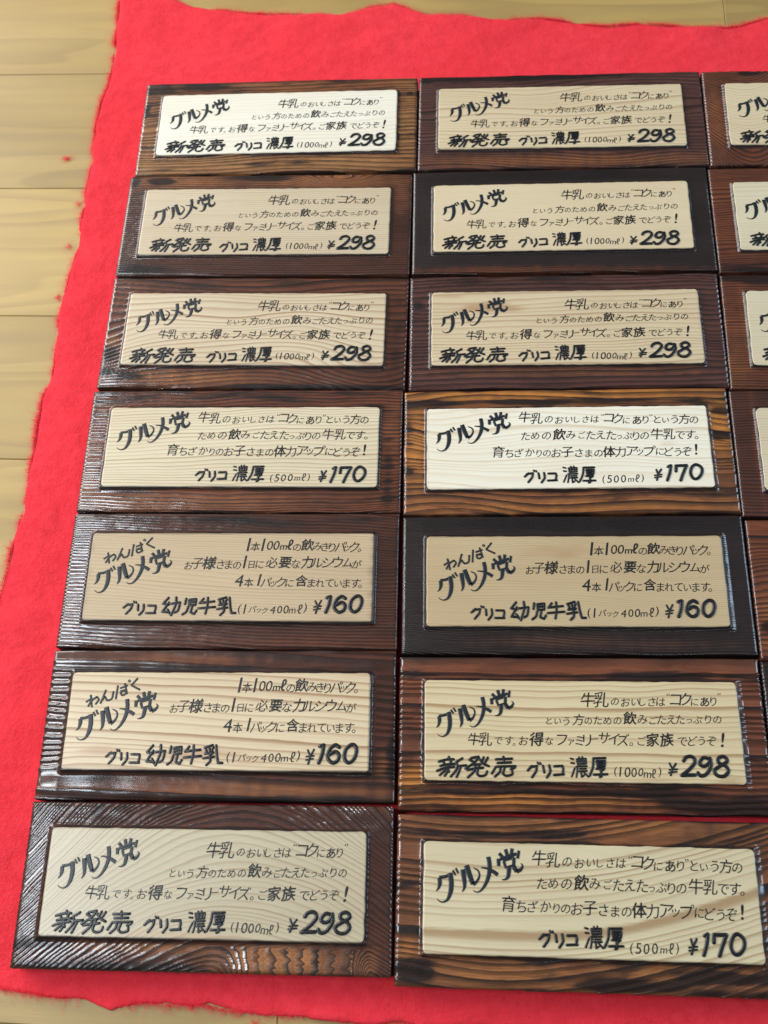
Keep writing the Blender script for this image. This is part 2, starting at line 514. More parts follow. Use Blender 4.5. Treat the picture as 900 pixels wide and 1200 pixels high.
# ------------------------------------------------------------------ plaques
LT = json.loads('''{"A":{"brand":[[0,[[-116.27,13.55,2.8],[-115.97,10.1,2.79],[-116.79,6.64,1.67],[-118.69,4.29,0.46]]],[0,[[-116.5,13.89,2.05],[-111.75,14.66,2.05],[-107.35,16.64,2.24]]],[0,[[-108.35,17.14,3.36],[-107.41,10.24,3.35],[-107.89,4.22,2.97],[-110.05,-0.95,1.85],[-113.5,-2.89,0.93],[-116.39,-2.09,0.65],[-117.8,-0.66,0.37]]],[0,[[-106.55,19.08,1.49],[-104.44,15.91,1.4]]],[0,[[-104.43,20.68,1.5],[-102.4,17.41,1.4]]],[0,[[-99.2,20.07,3.17],[-98.01,13.85,3.07],[-97.64,8.25,2.04],[-99.2,4.62,0.56]]],[0,[[-96.4,22.99,3.55],[-93.97,16.51,3.54],[-91.4,10.34,2.97],[-88.58,12.28,1.86],[-86.75,16.2,1.3],[-87.65,19.65,1.12],[-91.17,21.59,0.75]]],[0,[[-80.2,29.62,2.99],[-79.19,23.7,2.98],[-79.83,16.74,2.79],[-82.69,9.8,2.04],[-86.34,5.62,1.11],[-89.52,5.13,0.74],[-91.06,6.22,0.56]]],[0,[[-85.62,22.03,0.75],[-80.88,21.5,1.4],[-76.45,19.57,2.42],[-73.13,17.55,2.6]]],[0,[[-72.19,32.37,2.24],[-69.78,30.13,2.24]]],[0,[[-67.4,35.43,2.43],[-66.2,31.58,2.43]]],[0,[[-62.52,36.2,2.43],[-63.1,32.25,2.24]]],[0,[[-57.51,34.96,1.87],[-58.48,29.43,2.05]]],[0,[[-72.59,28.6,2.8],[-72.46,23.63,2.24]]],[0,[[-71.6,28.18,1.87],[-66.06,30.36,2.24],[-59.3,32.57,2.05]]],[0,[[-68.62,26.65,2.05],[-66.99,22.33,1.67]]],[0,[[-69.43,27.16,1.49],[-61.15,29.91,1.49]]],[0,[[-61.15,29.91,2.42],[-61.43,24.15,2.23]]],[0,[[-67.05,22.85,1.49],[-61.65,24.5,1.49]]],[0,[[-64.73,22.88,3.16],[-65.44,16.98,2.5],[-67.49,14.7,1.3],[-70.22,14.23,0.56]]],[0,[[-61.39,23.81,3.16],[-59.13,20.37,2.78],[-56.24,21.89,2.23],[-54.76,24.52,1.3],[-56.07,26.24,0.56]]]],"product":[[0,[[-40.52,-26.78,1.72],[-43.97,-30.15,1.72]]],[0,[[-42.07,-27.63,1.72],[-36.72,-26.7,1.72],[-37.55,-30.85,1.72],[-40.77,-35.44,1.71]]],[0,[[-36.12,-23.79,1.27],[-35.26,-25.1,1.27]]],[0,[[-34.1,-24.0,1.27],[-33.43,-25.23,1.27]]],[0,[[-31.74,-26.6,1.72],[-30.96,-31.54,1.71]]],[0,[[-26.81,-26.09,1.72],[-26.31,-31.04,1.71],[-29.03,-35.45,1.71]]],[0,[[-22.95,-26.68,1.72],[-16.38,-26.31,1.72],[-15.87,-28.77,1.71],[-16.47,-32.9,1.71]]],[0,[[-23.36,-33.45,1.71],[-15.48,-32.88,1.71]]],[0,[[-9.7,-20.38,1.27],[-7.38,-20.91,1.27]]],[0,[[-9.38,-23.85,1.26],[-6.91,-24.14,1.26]]],[0,[[-6.74,-27.93,1.26],[-9.3,-34.4,1.26]]],[0,[[-4.85,-20.86,1.27],[2.52,-20.31,1.26],[2.41,-24.29,1.26],[-4.13,-24.83,1.26],[-4.85,-20.86,1.27]]],[0,[[-2.82,-19.25,1.27],[-2.01,-24.37,1.26]]],[0,[[-0.31,-18.95,1.27],[0.34,-24.33,1.26]]],[0,[[-4.33,-22.6,1.26],[2.5,-22.22,1.26]]],[0,[[-5.5,-26.67,1.26],[3.02,-26.18,1.26]]],[0,[[-4.6,-26.66,1.26],[-4.88,-30.62,1.26],[-5.67,-34.74,1.26]]],[0,[[-2.91,-28.44,1.26],[2.29,-28.17,1.26]]],[0,[[-3.37,-30.34,1.26],[2.9,-29.97,1.26]]],[0,[[-1.82,-30.56,1.26],[-1.46,-34.65,1.26],[0.5,-33.38,1.26]]],[0,[[-0.22,-30.28,1.26],[3.75,-34.55,1.26]]],[0,[[8.37,-20.03,1.62],[18.0,-19.6,1.62]]],[0,[[8.39,-20.28,1.62],[7.61,-27.08,1.62],[4.75,-33.71,1.61]]],[0,[[10.81,-22.22,1.62],[17.55,-21.93,1.62],[16.98,-26.07,1.62],[11.6,-26.34,1.62],[10.81,-22.22,1.62]]],[0,[[11.15,-24.2,1.62],[17.26,-23.92,1.62]]],[0,[[10.41,-28.26,1.62],[16.68,-27.97,1.62],[14.56,-29.58,1.62]]],[0,[[13.77,-29.84,1.62],[14.25,-33.52,1.61],[12.72,-34.53,1.61]]],[0,[[8.09,-32.82,1.61],[18.82,-32.28,1.61]]]],"price":[[0,[[68.64,-24.04,1.19],[70.66,-28.37,1.19]]],[0,[[73.77,-24.27,1.19],[70.78,-28.37,1.31],[68.79,-33.31,1.3]]],[0,[[68.09,-29.19,1.07],[74.6,-28.62,1.07]]],[0,[[67.5,-31.38,1.07],[73.87,-30.6,1.07]]],[0,[[79.96,-21.95,2.14],[82.1,-19.27,2.14],[86.34,-18.42,2.14],[88.83,-20.68,2.14],[88.04,-24.21,2.14],[83.29,-29.22,2.13],[77.57,-33.36,2.13]]],[0,[[77.57,-33.36,2.13],[88.2,-32.93,2.13]]],[1,[[100.11,-20.47,2.14],[95.91,-19.45,2.14],[92.74,-23.02,2.14],[93.43,-25.42,2.13],[96.65,-25.9,2.13],[99.87,-23.43,2.13]]],[0,[[101.15,-19.79,2.14],[101.17,-26.14,2.13],[96.92,-32.21,2.13],[92.61,-33.6,2.13],[90.49,-31.25,2.13]]],[1,[[113.72,-19.33,2.13],[110.95,-18.28,2.14],[107.45,-20.0,2.13],[107.93,-23.27,2.13],[112.99,-25.91,2.13],[114.53,-29.69,2.12],[110.89,-33.55,2.12],[105.57,-33.12,2.12],[103.66,-29.36,2.13],[108.03,-26.0,2.13],[114.05,-22.39,2.13]]]],"new":[[0,[[-108.27,-20.83,1.74],[-107.55,-23.33,1.74]]],[0,[[-116.37,-24.66,1.74],[-110.0,-22.87,1.74],[-104.35,-22.6,1.74]]],[0,[[-112.61,-25.26,1.74],[-111.07,-27.06,1.74]]],[0,[[-106.27,-23.3,1.74],[-107.41,-26.99,1.74]]],[0,[[-115.24,-28.06,1.74],[-109.45,-26.87,1.74],[-103.56,-26.34,1.74]]],[0,[[-117.88,-32.02,1.74],[-111.78,-29.82,1.74],[-104.13,-28.84,1.74]]],[0,[[-109.2,-27.28,1.74],[-109.73,-32.69,1.73],[-111.66,-35.87,1.73]]],[0,[[-110.05,-30.37,1.74],[-115.58,-35.29,1.73]]],[0,[[-108.89,-30.85,1.74],[-108.27,-32.66,1.73]]],[0,[[-97.3,-21.79,1.74],[-102.38,-24.9,1.74],[-101.36,-28.37,1.74],[-103.35,-32.56,1.73],[-106.75,-36.35,1.73]]],[0,[[-101.38,-28.21,1.74],[-94.26,-27.4,1.73]]],[0,[[-98.69,-28.49,1.73],[-100.5,-33.33,1.73],[-102.14,-36.67,1.73]]],[0,[[-90.18,-21.49,1.74],[-84.09,-20.37,1.74],[-87.28,-24.77,1.73],[-94.82,-30.07,1.73]]],[0,[[-91.66,-22.77,1.74],[-87.92,-24.78,1.73]]],[0,[[-80.0,-20.88,1.74],[-81.86,-24.25,1.73]]],[0,[[-76.68,-21.07,1.73],[-79.26,-25.28,1.73]]],[0,[[-83.49,-22.2,1.74],[-80.28,-25.89,1.73],[-75.93,-27.88,1.73]]],[0,[[-88.82,-27.05,1.73],[-82.51,-26.34,1.73]]],[0,[[-93.31,-31.12,1.73],[-87.07,-29.92,1.73],[-80.59,-29.21,1.73]]],[0,[[-86.98,-27.1,1.73],[-87.74,-31.84,1.73],[-93.0,-36.9,1.73]]],[0,[[-83.64,-26.78,1.73],[-85.52,-33.45,1.73],[-83.13,-35.79,1.72],[-78.96,-34.97,1.72],[-77.5,-32.05,1.73]]],[0,[[-64.06,-20.33,1.73],[-63.49,-25.15,1.73]]],[0,[[-70.21,-22.36,1.73],[-57.05,-21.69,1.73]]],[0,[[-68.95,-25.25,1.73],[-58.08,-24.71,1.73]]],[0,[[-70.39,-28.43,1.73],[-73.67,-33.63,1.72]]],[0,[[-70.15,-28.18,1.73],[-54.56,-27.63,1.72],[-55.75,-29.14,1.72],[-58.35,-30.19,1.72]]],[0,[[-66.64,-29.35,1.73],[-67.6,-32.68,1.72],[-71.28,-36.05,1.72]]],[0,[[-63.32,-28.88,1.73],[-64.94,-33.62,1.72],[-62.29,-35.38,1.72],[-57.6,-34.3,1.72],[-57.17,-31.81,1.72]]]],"note":[["(",24.97,-29.82,6.58,0],["1",28.8,-29.96,6.36,0],["0",34.44,-30.18,6.57,0],["0",39.59,-30.41,6.02,0],["0",44.92,-29.97,5.47,0],["m",50.07,-32.16,5.02,0],["ℓ",54.87,-30.87,6.0,0],[")",60.03,-29.68,6.55,0]],"l1":[["牛",6.55,27.34,10.32,0],["乳",17.49,27.51,11.0,0],["の",28.55,25.91,5.48,0],["お",37.17,25.5,6.16,0],["い",45.15,25.62,5.47,0],["し",50.95,25.72,5.47,0],["さ",58.64,25.84,6.15,0],["は",65.87,25.96,6.14,0],["“",72.36,32.08,2.2,0],["コ",78.08,27.79,7.65,0],["ク",86.31,28.19,9.01,0],["に",93.34,25.99,5.18,0],["あ",101.55,26.12,6.8,1],["り",108.44,26.64,6.26,0],["”",113.57,32.45,2.19,0]],"l2":[["と",-25.31,9.01,4.93,0],["い",-18.22,8.64,4.6,0],["う",-11.18,8.76,5.91,0],["方",-1.1,10.08,8.2,0],["の",6.89,9.07,5.24,0],["た",14.74,9.69,5.89,0],["め",22.66,9.34,5.56,0],["の",30.87,9.48,5.56,0],["飲",41.21,11.78,9.81,1],["み",51.41,10.64,6.86,0],["ご",60.17,9.98,5.7,0],["た",67.1,10.59,6.52,0],["え",74.92,10.72,6.51,0],["た",82.22,10.84,6.18,0],["っ",89.21,9.66,4.06,0],["ぷ",96.28,10.59,6.17,0],["り",104.74,11.23,6.17,0],["の",112.2,10.87,5.68,0]],"l3":[["牛",-89.46,-6.43,8.77,0],["乳",-79.99,-6.26,9.44,0],["で",-69.35,-7.41,5.65,0],["す",-60.5,-7.25,6.05,0],["。",-56.52,-10.25,1.87,0],["お",-48.6,-7.03,6.44,0],["得",-37.89,-5.5,10.47,1],["な",-27.58,-7.05,5.62,0],["フ",-17.18,-5.98,7.45,0],["ァ",-9.66,-7.94,4.52,0],["ミ",-2.8,-6.52,6.79,0],["リ",3.45,-6.09,8.08,0],["ー",9.43,-4.69,5.17,0],["サ",17.55,-3.74,8.08,0],["イ",25.44,-4.4,8.07,0],["ズ",32.96,-5.07,8.38,0],["。",39.27,-8.49,2.57,0],["ご",48.09,-5.6,6.43,0],["家",57.04,-4.64,9.65,1],["族",68.44,-4.43,9.96,1],["で",80.94,-5.81,6.73,0],["ど",89.18,-5.18,6.73,0],["う",96.41,-5.05,6.08,0],["ぞ",104.48,-4.9,6.72,0],["!",113.56,-4.1,10.56,2]]},"B":{"l1":[["牛",-38.84,32.06,9.9,0],["乳",-27.92,30.76,9.88,0],["の",-17.03,29.66,6.31,0],["お",-7.38,28.92,6.5,0],["い",1.48,29.54,5.51,0],["し",8.66,29.34,5.51,0],["さ",16.66,29.54,5.9,0],["は",25.07,29.76,6.3,0],["“",32.5,34.27,2.37,0],["コ",37.82,31.07,7.48,0],["ク",45.94,30.3,8.85,0],["に",53.53,28.15,5.49,0],["あ",63.11,28.39,7.45,1],["り",70.87,28.98,6.86,0],["”",75.9,33.41,2.36,0],["と",81.44,29.26,6.47,0],["い",88.87,28.48,5.09,0],["う",97.03,29.27,7.05,0],["方",105.74,29.5,8.82,0],["の",114.32,28.55,6.65,0]],"l2":[["た",-37.11,12.9,7.0,0],["め",-28.5,13.14,6.41,0],["の",-18.27,13.02,6.99,0],["飲",-6.57,14.3,10.49,1],["み",3.8,13.61,7.37,0],["ご",13.77,13.49,5.82,0],["た",21.88,13.13,7.36,0],["え",30.62,13.37,7.36,0],["た",40.13,13.04,7.74,0],["っ",47.06,10.92,4.25,0],["ぷ",54.82,12.09,6.96,0],["り",62.26,11.72,7.34,0],["の",69.93,11.93,6.56,0],["牛",81.15,13.76,9.66,0],["乳",92.2,13.68,9.66,0],["で",101.71,12.4,7.33,0],["す",110.74,12.65,7.71,0],["。",116.03,9.54,2.69,0]],"l3":[["育",-62.84,-2.08,9.99,0],["ち",-53.07,-3.73,7.28,0],["ざ",-44.3,-3.48,7.28,0],["か",-34.12,-3.2,7.27,0],["り",-26.02,-4.12,6.12,0],["の",-18.92,-4.3,6.11,0],["お",-10.2,-4.06,7.64,0],["子",-0.25,-3.4,9.55,0],["さ",10.0,-4.44,7.25,0],["ま",18.83,-5.14,6.67,0],["の",27.48,-5.28,6.47,0],["体",37.23,-3.68,10.29,1],["力",47.25,-3.96,9.14,0],["ア",57.69,-3.67,8.75,0],["ッ",64.61,-4.8,5.32,0],["プ",73.3,-3.61,9.13,0],["に",82.62,-4.29,6.08,0],["ど",90.56,-4.63,7.59,0],["う",98.47,-5.16,6.83,0],["ぞ",106.44,-4.94,7.97,0],["!",114.99,-2.81,9.88,2]],"brand":[[0,[[-116.43,15.71,2.95],[-116.19,12.07,2.94],[-117.12,8.44,1.76],[-119.17,6.0,0.48]]],[0,[[-116.67,16.07,2.16],[-111.65,16.78,2.16],[-106.97,18.78,2.36]]],[0,[[-108.02,19.32,3.54],[-107.17,12.04,3.53],[-107.8,5.7,3.13],[-110.18,0.3,1.95],[-113.85,-1.67,0.98],[-116.88,-0.77,0.68],[-118.34,0.77,0.39]]],[0,[[-106.08,21.33,1.57],[-103.92,17.95,1.48]]],[0,[[-103.82,22.97,1.58],[-101.74,19.49,1.48]]],[0,[[-98.32,22.22,3.34],[-97.19,15.65,3.23],[-96.92,9.74,2.15],[-98.64,5.95,0.59]]],[0,[[-95.31,25.24,3.74],[-92.88,18.37,3.73],[-90.3,11.81,3.13],[-87.29,13.8,1.96],[-85.28,17.89,1.37],[-86.16,21.54,1.18],[-89.83,23.66,0.79]]],[0,[[-78.11,31.89,3.15],[-77.16,25.64,3.14],[-77.98,18.32,2.94],[-81.14,11.07,2.15],[-85.07,6.74,1.17],[-88.43,6.29,0.78],[-90.03,7.47,0.59]]],[0,[[-83.97,24.01,0.79],[-78.99,23.35,1.48],[-74.36,21.23,2.55],[-70.91,19.03,2.74]]],[0,[[-69.61,34.63,2.36],[-67.12,32.22,2.36]]],[0,[[-64.5,37.75,2.56],[-63.32,33.67,2.56]]],[0,[[-59.35,38.46,2.56],[-60.04,34.31,2.36]]],[0,[[-54.09,37.05,1.97],[-55.23,31.25,2.16]]],[0,[[-70.11,30.66,2.95],[-70.08,25.42,2.36]]],[0,[[-69.08,30.2,1.97],[-63.2,32.38,2.36],[-56.03,34.57,2.16]]],[0,[[-65.97,28.53,2.16],[-64.34,23.94,1.76]]],[0,[[-66.81,29.08,1.57],[-58.03,31.81,1.57]]],[0,[[-58.03,31.81,2.55],[-58.45,25.75,2.35]]],[0,[[-64.39,24.49,1.57],[-58.67,26.12,1.57]]],[0,[[-61.95,24.48,3.33],[-62.82,18.27,2.63],[-65.02,15.91,1.37],[-67.91,15.48,0.59]]],[0,[[-58.41,25.39,3.33],[-56.1,21.72,2.93],[-53.02,23.26,2.35],[-51.41,26.0,1.37],[-52.76,27.84,0.59]]]],"product":[[0,[[-36.16,-23.99,1.74],[-39.75,-27.3,1.74]]],[0,[[-37.76,-24.8,1.74],[-32.31,-24.01,1.74],[-33.27,-28.19,1.74],[-36.66,-32.75,1.73]]],[0,[[-31.62,-21.09,1.29],[-30.79,-22.44,1.29]]],[0,[[-29.58,-21.36,1.29],[-28.94,-22.62,1.29]]],[0,[[-27.27,-24.06,1.74],[-26.62,-29.08,1.73]]],[0,[[-22.26,-23.68,1.74],[-21.9,-28.7,1.73],[-24.78,-33.09,1.73]]],[0,[[-18.37,-24.39,1.74],[-11.71,-24.2,1.74],[-11.27,-26.7,1.73],[-11.99,-30.87,1.73]]],[0,[[-18.98,-31.23,1.73],[-10.99,-30.88,1.73]]],[0,[[-4.78,-18.39,1.29],[-2.45,-18.99,1.29]]],[0,[[-4.56,-21.91,1.28],[-2.06,-22.27,1.28]]],[0,[[-2.0,-26.11,1.28],[-4.78,-32.59,1.28]]],[0,[[0.11,-19.01,1.29],[7.59,-18.66,1.28],[7.37,-22.69,1.28],[0.73,-23.05,1.28],[0.11,-19.01,1.29]]],[0,[[2.22,-17.44,1.29],[2.89,-22.64,1.28]]],[0,[[4.76,-17.21,1.29],[5.27,-22.67,1.28]]],[0,[[0.59,-20.79,1.28],[7.52,-20.6,1.28]]],[0,[[-0.71,-24.87,1.28],[7.93,-24.62,1.28]]],[0,[[0.2,-24.89,1.28],[-0.19,-28.89,1.28],[-1.11,-33.04,1.28]]],[0,[[1.86,-26.74,1.28],[7.13,-26.61,1.28]]],[0,[[1.34,-28.65,1.28],[7.7,-28.45,1.28]]],[0,[[2.91,-28.92,1.28],[3.15,-33.07,1.28],[5.17,-31.84,1.28]]],[0,[[4.53,-28.68,1.28],[8.43,-33.11,1.28]]],[0,[[13.52,-18.55,1.64],[23.28,-18.39,1.64]]],[0,[[13.53,-18.8,1.64],[12.55,-25.66,1.64],[9.47,-32.29,1.63]]],[0,[[15.93,-20.83,1.64],[22.76,-20.73,1.64],[22.06,-24.91,1.64],[16.61,-25.03,1.64],[15.93,-20.83,1.64]]],[0,[[16.22,-22.85,1.64],[22.41,-22.74,1.64]]],[0,[[15.35,-26.94,1.64],[21.71,-26.82,1.64],[19.51,-28.39,1.64]]],[0,[[18.71,-28.63,1.64],[19.09,-32.37,1.63],[17.51,-33.35,1.63]]],[0,[[12.87,-31.49,1.63],[23.75,-31.25,1.63]]]],"note":[["(",30.16,-30.45,6.97,0],["5",35.5,-30.09,6.37,0],["0",41.45,-30.11,6.17,0],["0",47.83,-29.92,6.17,0],["m",54.43,-31.01,4.37,0],["ℓ",60.01,-29.33,6.42,0],[")",64.81,-29.55,6.71,0]],"price":[[0,[[76.66,-22.28,1.33],[77.85,-26.62,1.4]]],[0,[[80.96,-21.94,1.32],[78.24,-26.6,1.4],[76.35,-32.46,1.4]]],[0,[[74.64,-27.95,1.09],[81.14,-27.17,1.09]]],[0,[[74.61,-30.12,1.09],[80.73,-29.21,1.09]]],[0,[[87.0,-19.57,1.87],[89.68,-18.25,2.03],[88.28,-25.22,2.02],[85.43,-32.9,2.01]]],[0,[[93.74,-23.96,2.1],[94.23,-18.63,2.1],[103.64,-18.35,2.1],[100.16,-25.59,2.09],[97.16,-32.91,2.09]]],[1,[[112.01,-17.6,2.1],[108.1,-20.26,2.1],[106.29,-26.13,2.09],[108.34,-31.13,2.09],[112.19,-31.16,2.08],[115.97,-26.57,2.09],[116.33,-20.75,2.09]]]]},"C":{"l1":[["1",16.69,31.43,10.75,0],["本",22.68,29.51,7.41,0],["1",29.77,31.48,10.15,0],["0",35.85,30.92,7.41,0],["0",41.7,30.94,7.41,0],["m",48.04,29.02,5.44,1],["ℓ",53.73,31.57,8.76,1],["の",60.27,29.07,6.22,0],["飲",69.65,31.63,10.11,1],["み",78.64,30.11,6.99,0],["き",85.43,29.75,6.79,0],["り",91.64,29.19,7.36,0],["パ",99.33,30.19,8.72,0],["ッ",105.55,28.67,4.83,0],["ク",111.49,29.85,8.32,0],["。",116.01,26.78,2.7,0]],"l2":[["お",-37.91,11.24,6.18,0],["子",-30.09,13.21,8.7,0],["様",-19.39,13.65,10.82,1],["さ",-9.13,11.97,6.74,0],["ま",-1.93,12.0,6.74,0],["の",5.49,11.46,6.15,0],["1",12.45,14.38,10.02,0],["日",18.44,12.1,5.76,0],["に",25.79,12.14,6.14,0],["必",36.7,14.11,8.84,0],["要",48.49,14.17,9.6,1],["な",58.02,12.69,6.89,0],["カ",68.16,14.27,9.58,0],["ル",76.84,13.74,8.61,0],["シ",86.07,13.78,8.03,0],["ウ",95.07,14.4,8.79,0],["ム",104.1,13.87,7.64,0],["が",111.99,12.58,6.86,0]],"l3":[["4",9.43,-2.43,9.49,0],["本",17.85,-4.27,7.2,0],["1",27.11,-1.76,9.48,0],["パ",33.19,-3.61,7.95,0],["ッ",39.44,-5.46,4.72,0],["ク",46.42,-3.53,7.94,0],["に",53.75,-4.43,6.04,0],["含",64.16,-2.1,9.45,1],["ま",72.87,-4.31,6.78,0],["れ",80.5,-4.26,6.78,0],["て",88.51,-4.21,6.4,0],["い",96.13,-4.54,5.64,0],["ま",103.35,-4.12,6.76,0],["す",111.33,-4.07,7.14,0],["。",115.2,-6.86,2.62,0]],"brand":[[0,[[-118.2,2.66,2.98],[-117.9,-1.01,2.97],[-118.78,-4.68,1.78],[-120.82,-7.17,0.49]]],[0,[[-118.44,3.02,2.18],[-113.39,3.82,2.18],[-108.7,5.9,2.38]]],[0,[[-109.76,6.44,3.57],[-108.79,-0.9,3.56],[-109.33,-7.3,3.16],[-111.66,-12.79,1.97],[-115.34,-14.83,0.99],[-118.4,-13.97,0.69],[-119.9,-12.44,0.39]]],[0,[[-107.83,8.49,1.58],[-105.61,5.11,1.49]]],[0,[[-105.57,10.18,1.59],[-103.43,6.7,1.49]]],[0,[[-100.02,9.51,3.37],[-98.78,2.89,3.26],[-98.42,-3.07,2.17],[-100.09,-6.92,0.6]]],[0,[[-97.02,12.6,3.77],[-94.47,5.7,3.76],[-91.77,-0.88,3.16],[-88.76,1.17,1.98],[-86.8,5.33,1.38],[-87.74,9.0,1.19],[-91.47,11.08,0.8]]],[0,[[-79.77,19.56,3.18],[-78.72,13.26,3.17],[-79.44,5.87,2.97],[-82.52,-1.5,2.17],[-86.42,-5.92,1.18],[-89.8,-6.43,0.79],[-91.43,-5.26,0.6]]],[0,[[-85.57,11.52,0.8],[-80.53,10.93,1.49],[-75.83,8.86,2.57],[-72.31,6.7,2.76]]],[0,[[-71.24,22.45,2.38],[-68.69,20.05,2.38]]],[0,[[-66.13,25.68,2.58],[-64.87,21.58,2.58]]],[0,[[-60.94,26.47,2.58],[-61.57,22.27,2.38]]],[0,[[-55.62,25.13,1.99],[-56.68,19.25,2.18]]],[0,[[-71.68,18.44,2.98],[-71.57,13.16,2.38]]],[0,[[-70.63,17.99,1.99],[-64.73,20.28,2.38],[-57.53,22.59,2.18]]],[0,[[-67.47,16.35,2.18],[-65.76,11.75,1.78]]],[0,[[-68.33,16.89,1.58],[-59.51,19.78,1.58]]],[0,[[-59.51,19.78,2.57],[-59.84,13.65,2.37]]],[0,[[-65.82,12.3,1.58],[-60.07,14.03,1.58]]],[0,[[-63.35,12.32,3.36],[-64.14,6.05,2.66],[-66.33,3.64,1.38],[-69.24,3.15,0.6]]],[0,[[-59.8,13.29,3.36],[-57.41,9.62,2.96],[-54.33,11.22,2.37],[-52.75,14.01,1.38],[-54.13,15.85,0.6]]],[0,[[-111.93,23.06,1.49],[-109.61,12.57,1.48]]],[0,[[-115.3,16.91,1.48],[-110.1,20.34,1.48]]],[0,[[-113.12,13.04,1.48],[-110.32,18.2,1.48],[-106.29,21.53,1.48],[-104.48,18.9,1.48],[-106.94,14.91,1.48]]],[0,[[-99.08,27.42,1.49],[-102.57,15.51,1.48]]],[0,[[-101.45,18.43,1.48],[-99.39,21.75,1.48],[-96.99,18.26,1.48],[-93.24,19.93,1.48],[-92.5,26.27,1.48]]],[0,[[-89.12,31.19,1.49],[-89.73,19.46,1.48]]],[0,[[-87.05,28.74,1.48],[-80.7,31.22,1.49]]],[0,[[-86.57,26.3,1.48],[-81.56,27.49,1.48]]],[0,[[-83.4,33.17,1.49],[-80.36,23.88,1.48]]],[1,[[-83.85,26.7,1.48],[-85.94,25.13,1.48],[-84.61,22.99,1.48],[-82.13,23.78,1.48],[-81.07,25.73,1.48]]],[1,[[-79.74,35.94,0.79],[-78.56,35.16,0.79],[-79.34,34.17,0.79],[-80.52,34.96,0.79]]],[0,[[-72.39,37.64,1.49],[-77.45,31.43,1.48],[-69.41,27.54,1.48]]]],"product":[[0,[[-87.62,-24.63,1.74],[-91.34,-27.78,1.74]]],[0,[[-89.25,-25.38,1.74],[-83.78,-24.82,1.74],[-84.92,-28.95,1.74],[-88.49,-33.35,1.73]]],[0,[[-82.97,-21.93,1.28],[-82.2,-23.31,1.28]]],[0,[[-80.95,-22.29,1.28],[-80.36,-23.58,1.28]]],[0,[[-78.75,-25.08,1.74],[-78.32,-30.12,1.73]]],[0,[[-73.74,-24.92,1.74],[-73.59,-29.95,1.73],[-76.65,-34.2,1.73]]],[0,[[-69.89,-25.79,1.74],[-63.24,-25.89,1.74],[-62.9,-28.41,1.73],[-63.8,-32.53,1.73]]],[0,[[-70.79,-32.59,1.73],[-62.8,-32.58,1.73]]],[0,[[-52.3,-18.51,1.8],[-56.76,-23.91,1.8],[-51.77,-25.0,1.8]]],[0,[[-51.6,-22.88,1.8],[-56.62,-31.36,1.79],[-50.68,-31.81,1.79]]],[0,[[-52.22,-29.34,1.79],[-50.07,-32.79,1.79]]],[0,[[-50.2,-23.99,1.8],[-41.72,-22.81,1.8],[-42.94,-29.89,1.79],[-45.93,-32.02,1.79]]],[0,[[-45.65,-18.09,1.8],[-45.42,-24.33,1.8],[-48.62,-34.51,1.79]]],[0,[[-36.67,-19.28,1.8],[-37.34,-24.27,1.79]]],[0,[[-34.02,-20.13,1.8],[-27.92,-19.46,1.79],[-28.07,-24.82,1.79],[-33.53,-25.23,1.79],[-34.02,-20.13,1.8]]],[0,[[-33.54,-22.5,1.79],[-28.06,-22.08,1.79]]],[0,[[-34.29,-26.73,1.79],[-35.54,-31.07,1.79],[-38.73,-33.69,1.79]]],[0,[[-30.73,-26.45,1.79],[-31.78,-31.66,1.79],[-28.58,-33.11,1.78],[-26.81,-30.14,1.79]]],[0,[[-21.41,-19.17,1.79],[-24.38,-23.18,1.79]]],[0,[[-23.12,-22.92,1.79],[-11.72,-21.59,1.79]]],[0,[[-25.22,-28.02,1.79],[-10.65,-26.67,1.78]]],[0,[[-17.64,-18.27,1.79],[-17.53,-25.36,1.79],[-18.67,-32.78,1.78]]],[0,[[-1.55,-17.78,1.79],[-8.03,-19.82,1.79]]],[0,[[-6.87,-21.55,1.79],[-6.23,-23.04,1.79]]],[0,[[-4.14,-20.54,1.79],[-3.36,-22.27,1.79]]],[0,[[-0.89,-19.64,1.79],[-2.08,-22.26,1.79]]],[0,[[-7.37,-24.79,1.79],[-0.69,-23.74,1.78],[-3.4,-26.49,1.78],[-2.57,-30.44,1.78],[-5.6,-33.91,1.78]]],[0,[[-8.59,-28.51,1.78],[0.22,-27.2,1.78]]],[0,[[1.41,-18.01,1.79],[2.71,-26.44,1.78],[4.04,-32.11,1.78],[7.59,-32.08,1.78]]]],"note":[["(",10.83,-28.12,7.89,0],["1",15.55,-28.08,7.23,0],["パ",22.29,-28.03,5.52,0],["ッ",28.04,-29.29,3.41,0],["ク",33.15,-29.25,4.72,0],["4",40.23,-28.54,5.9,0],["0",46.26,-28.24,5.89,0],["0",51.9,-28.19,6.28,0],["m",57.34,-29.46,4.97,0],["ℓ",63.68,-27.71,7.19,0],[")",68.6,-27.02,7.85,0]],"price":[[0,[[77.04,-21.06,1.21],[78.99,-25.63,1.2]]],[0,[[82.12,-20.62,1.21],[79.28,-26.28,1.34],[77.79,-31.9,1.33]]],[0,[[75.94,-26.31,1.07],[82.33,-25.6,1.07]]],[0,[[75.79,-28.92,1.07],[81.63,-27.96,1.07]]],[0,[[86.97,-17.96,2.28],[90.02,-17.02,2.28],[88.96,-24.24,2.27],[86.43,-31.05,2.27]]],[0,[[103.08,-18.63,2.27],[99.67,-16.82,2.28],[95.49,-20.0,2.28],[93.61,-26.82,2.27],[97.49,-30.96,2.26],[101.7,-29.37,2.26],[102.88,-24.79,2.27],[99.85,-22.2,2.27],[94.6,-24.86,2.27]]],[1,[[113.04,-16.46,2.27],[108.48,-20.43,2.27],[107.5,-27.37,2.26],[110.8,-30.85,2.26],[114.98,-28.22,2.26],[117.21,-22.07,2.27],[116.29,-17.75,2.27]]]]}}''')
HW, HH = 150.1, 63.4                                  # half size of a board, mm
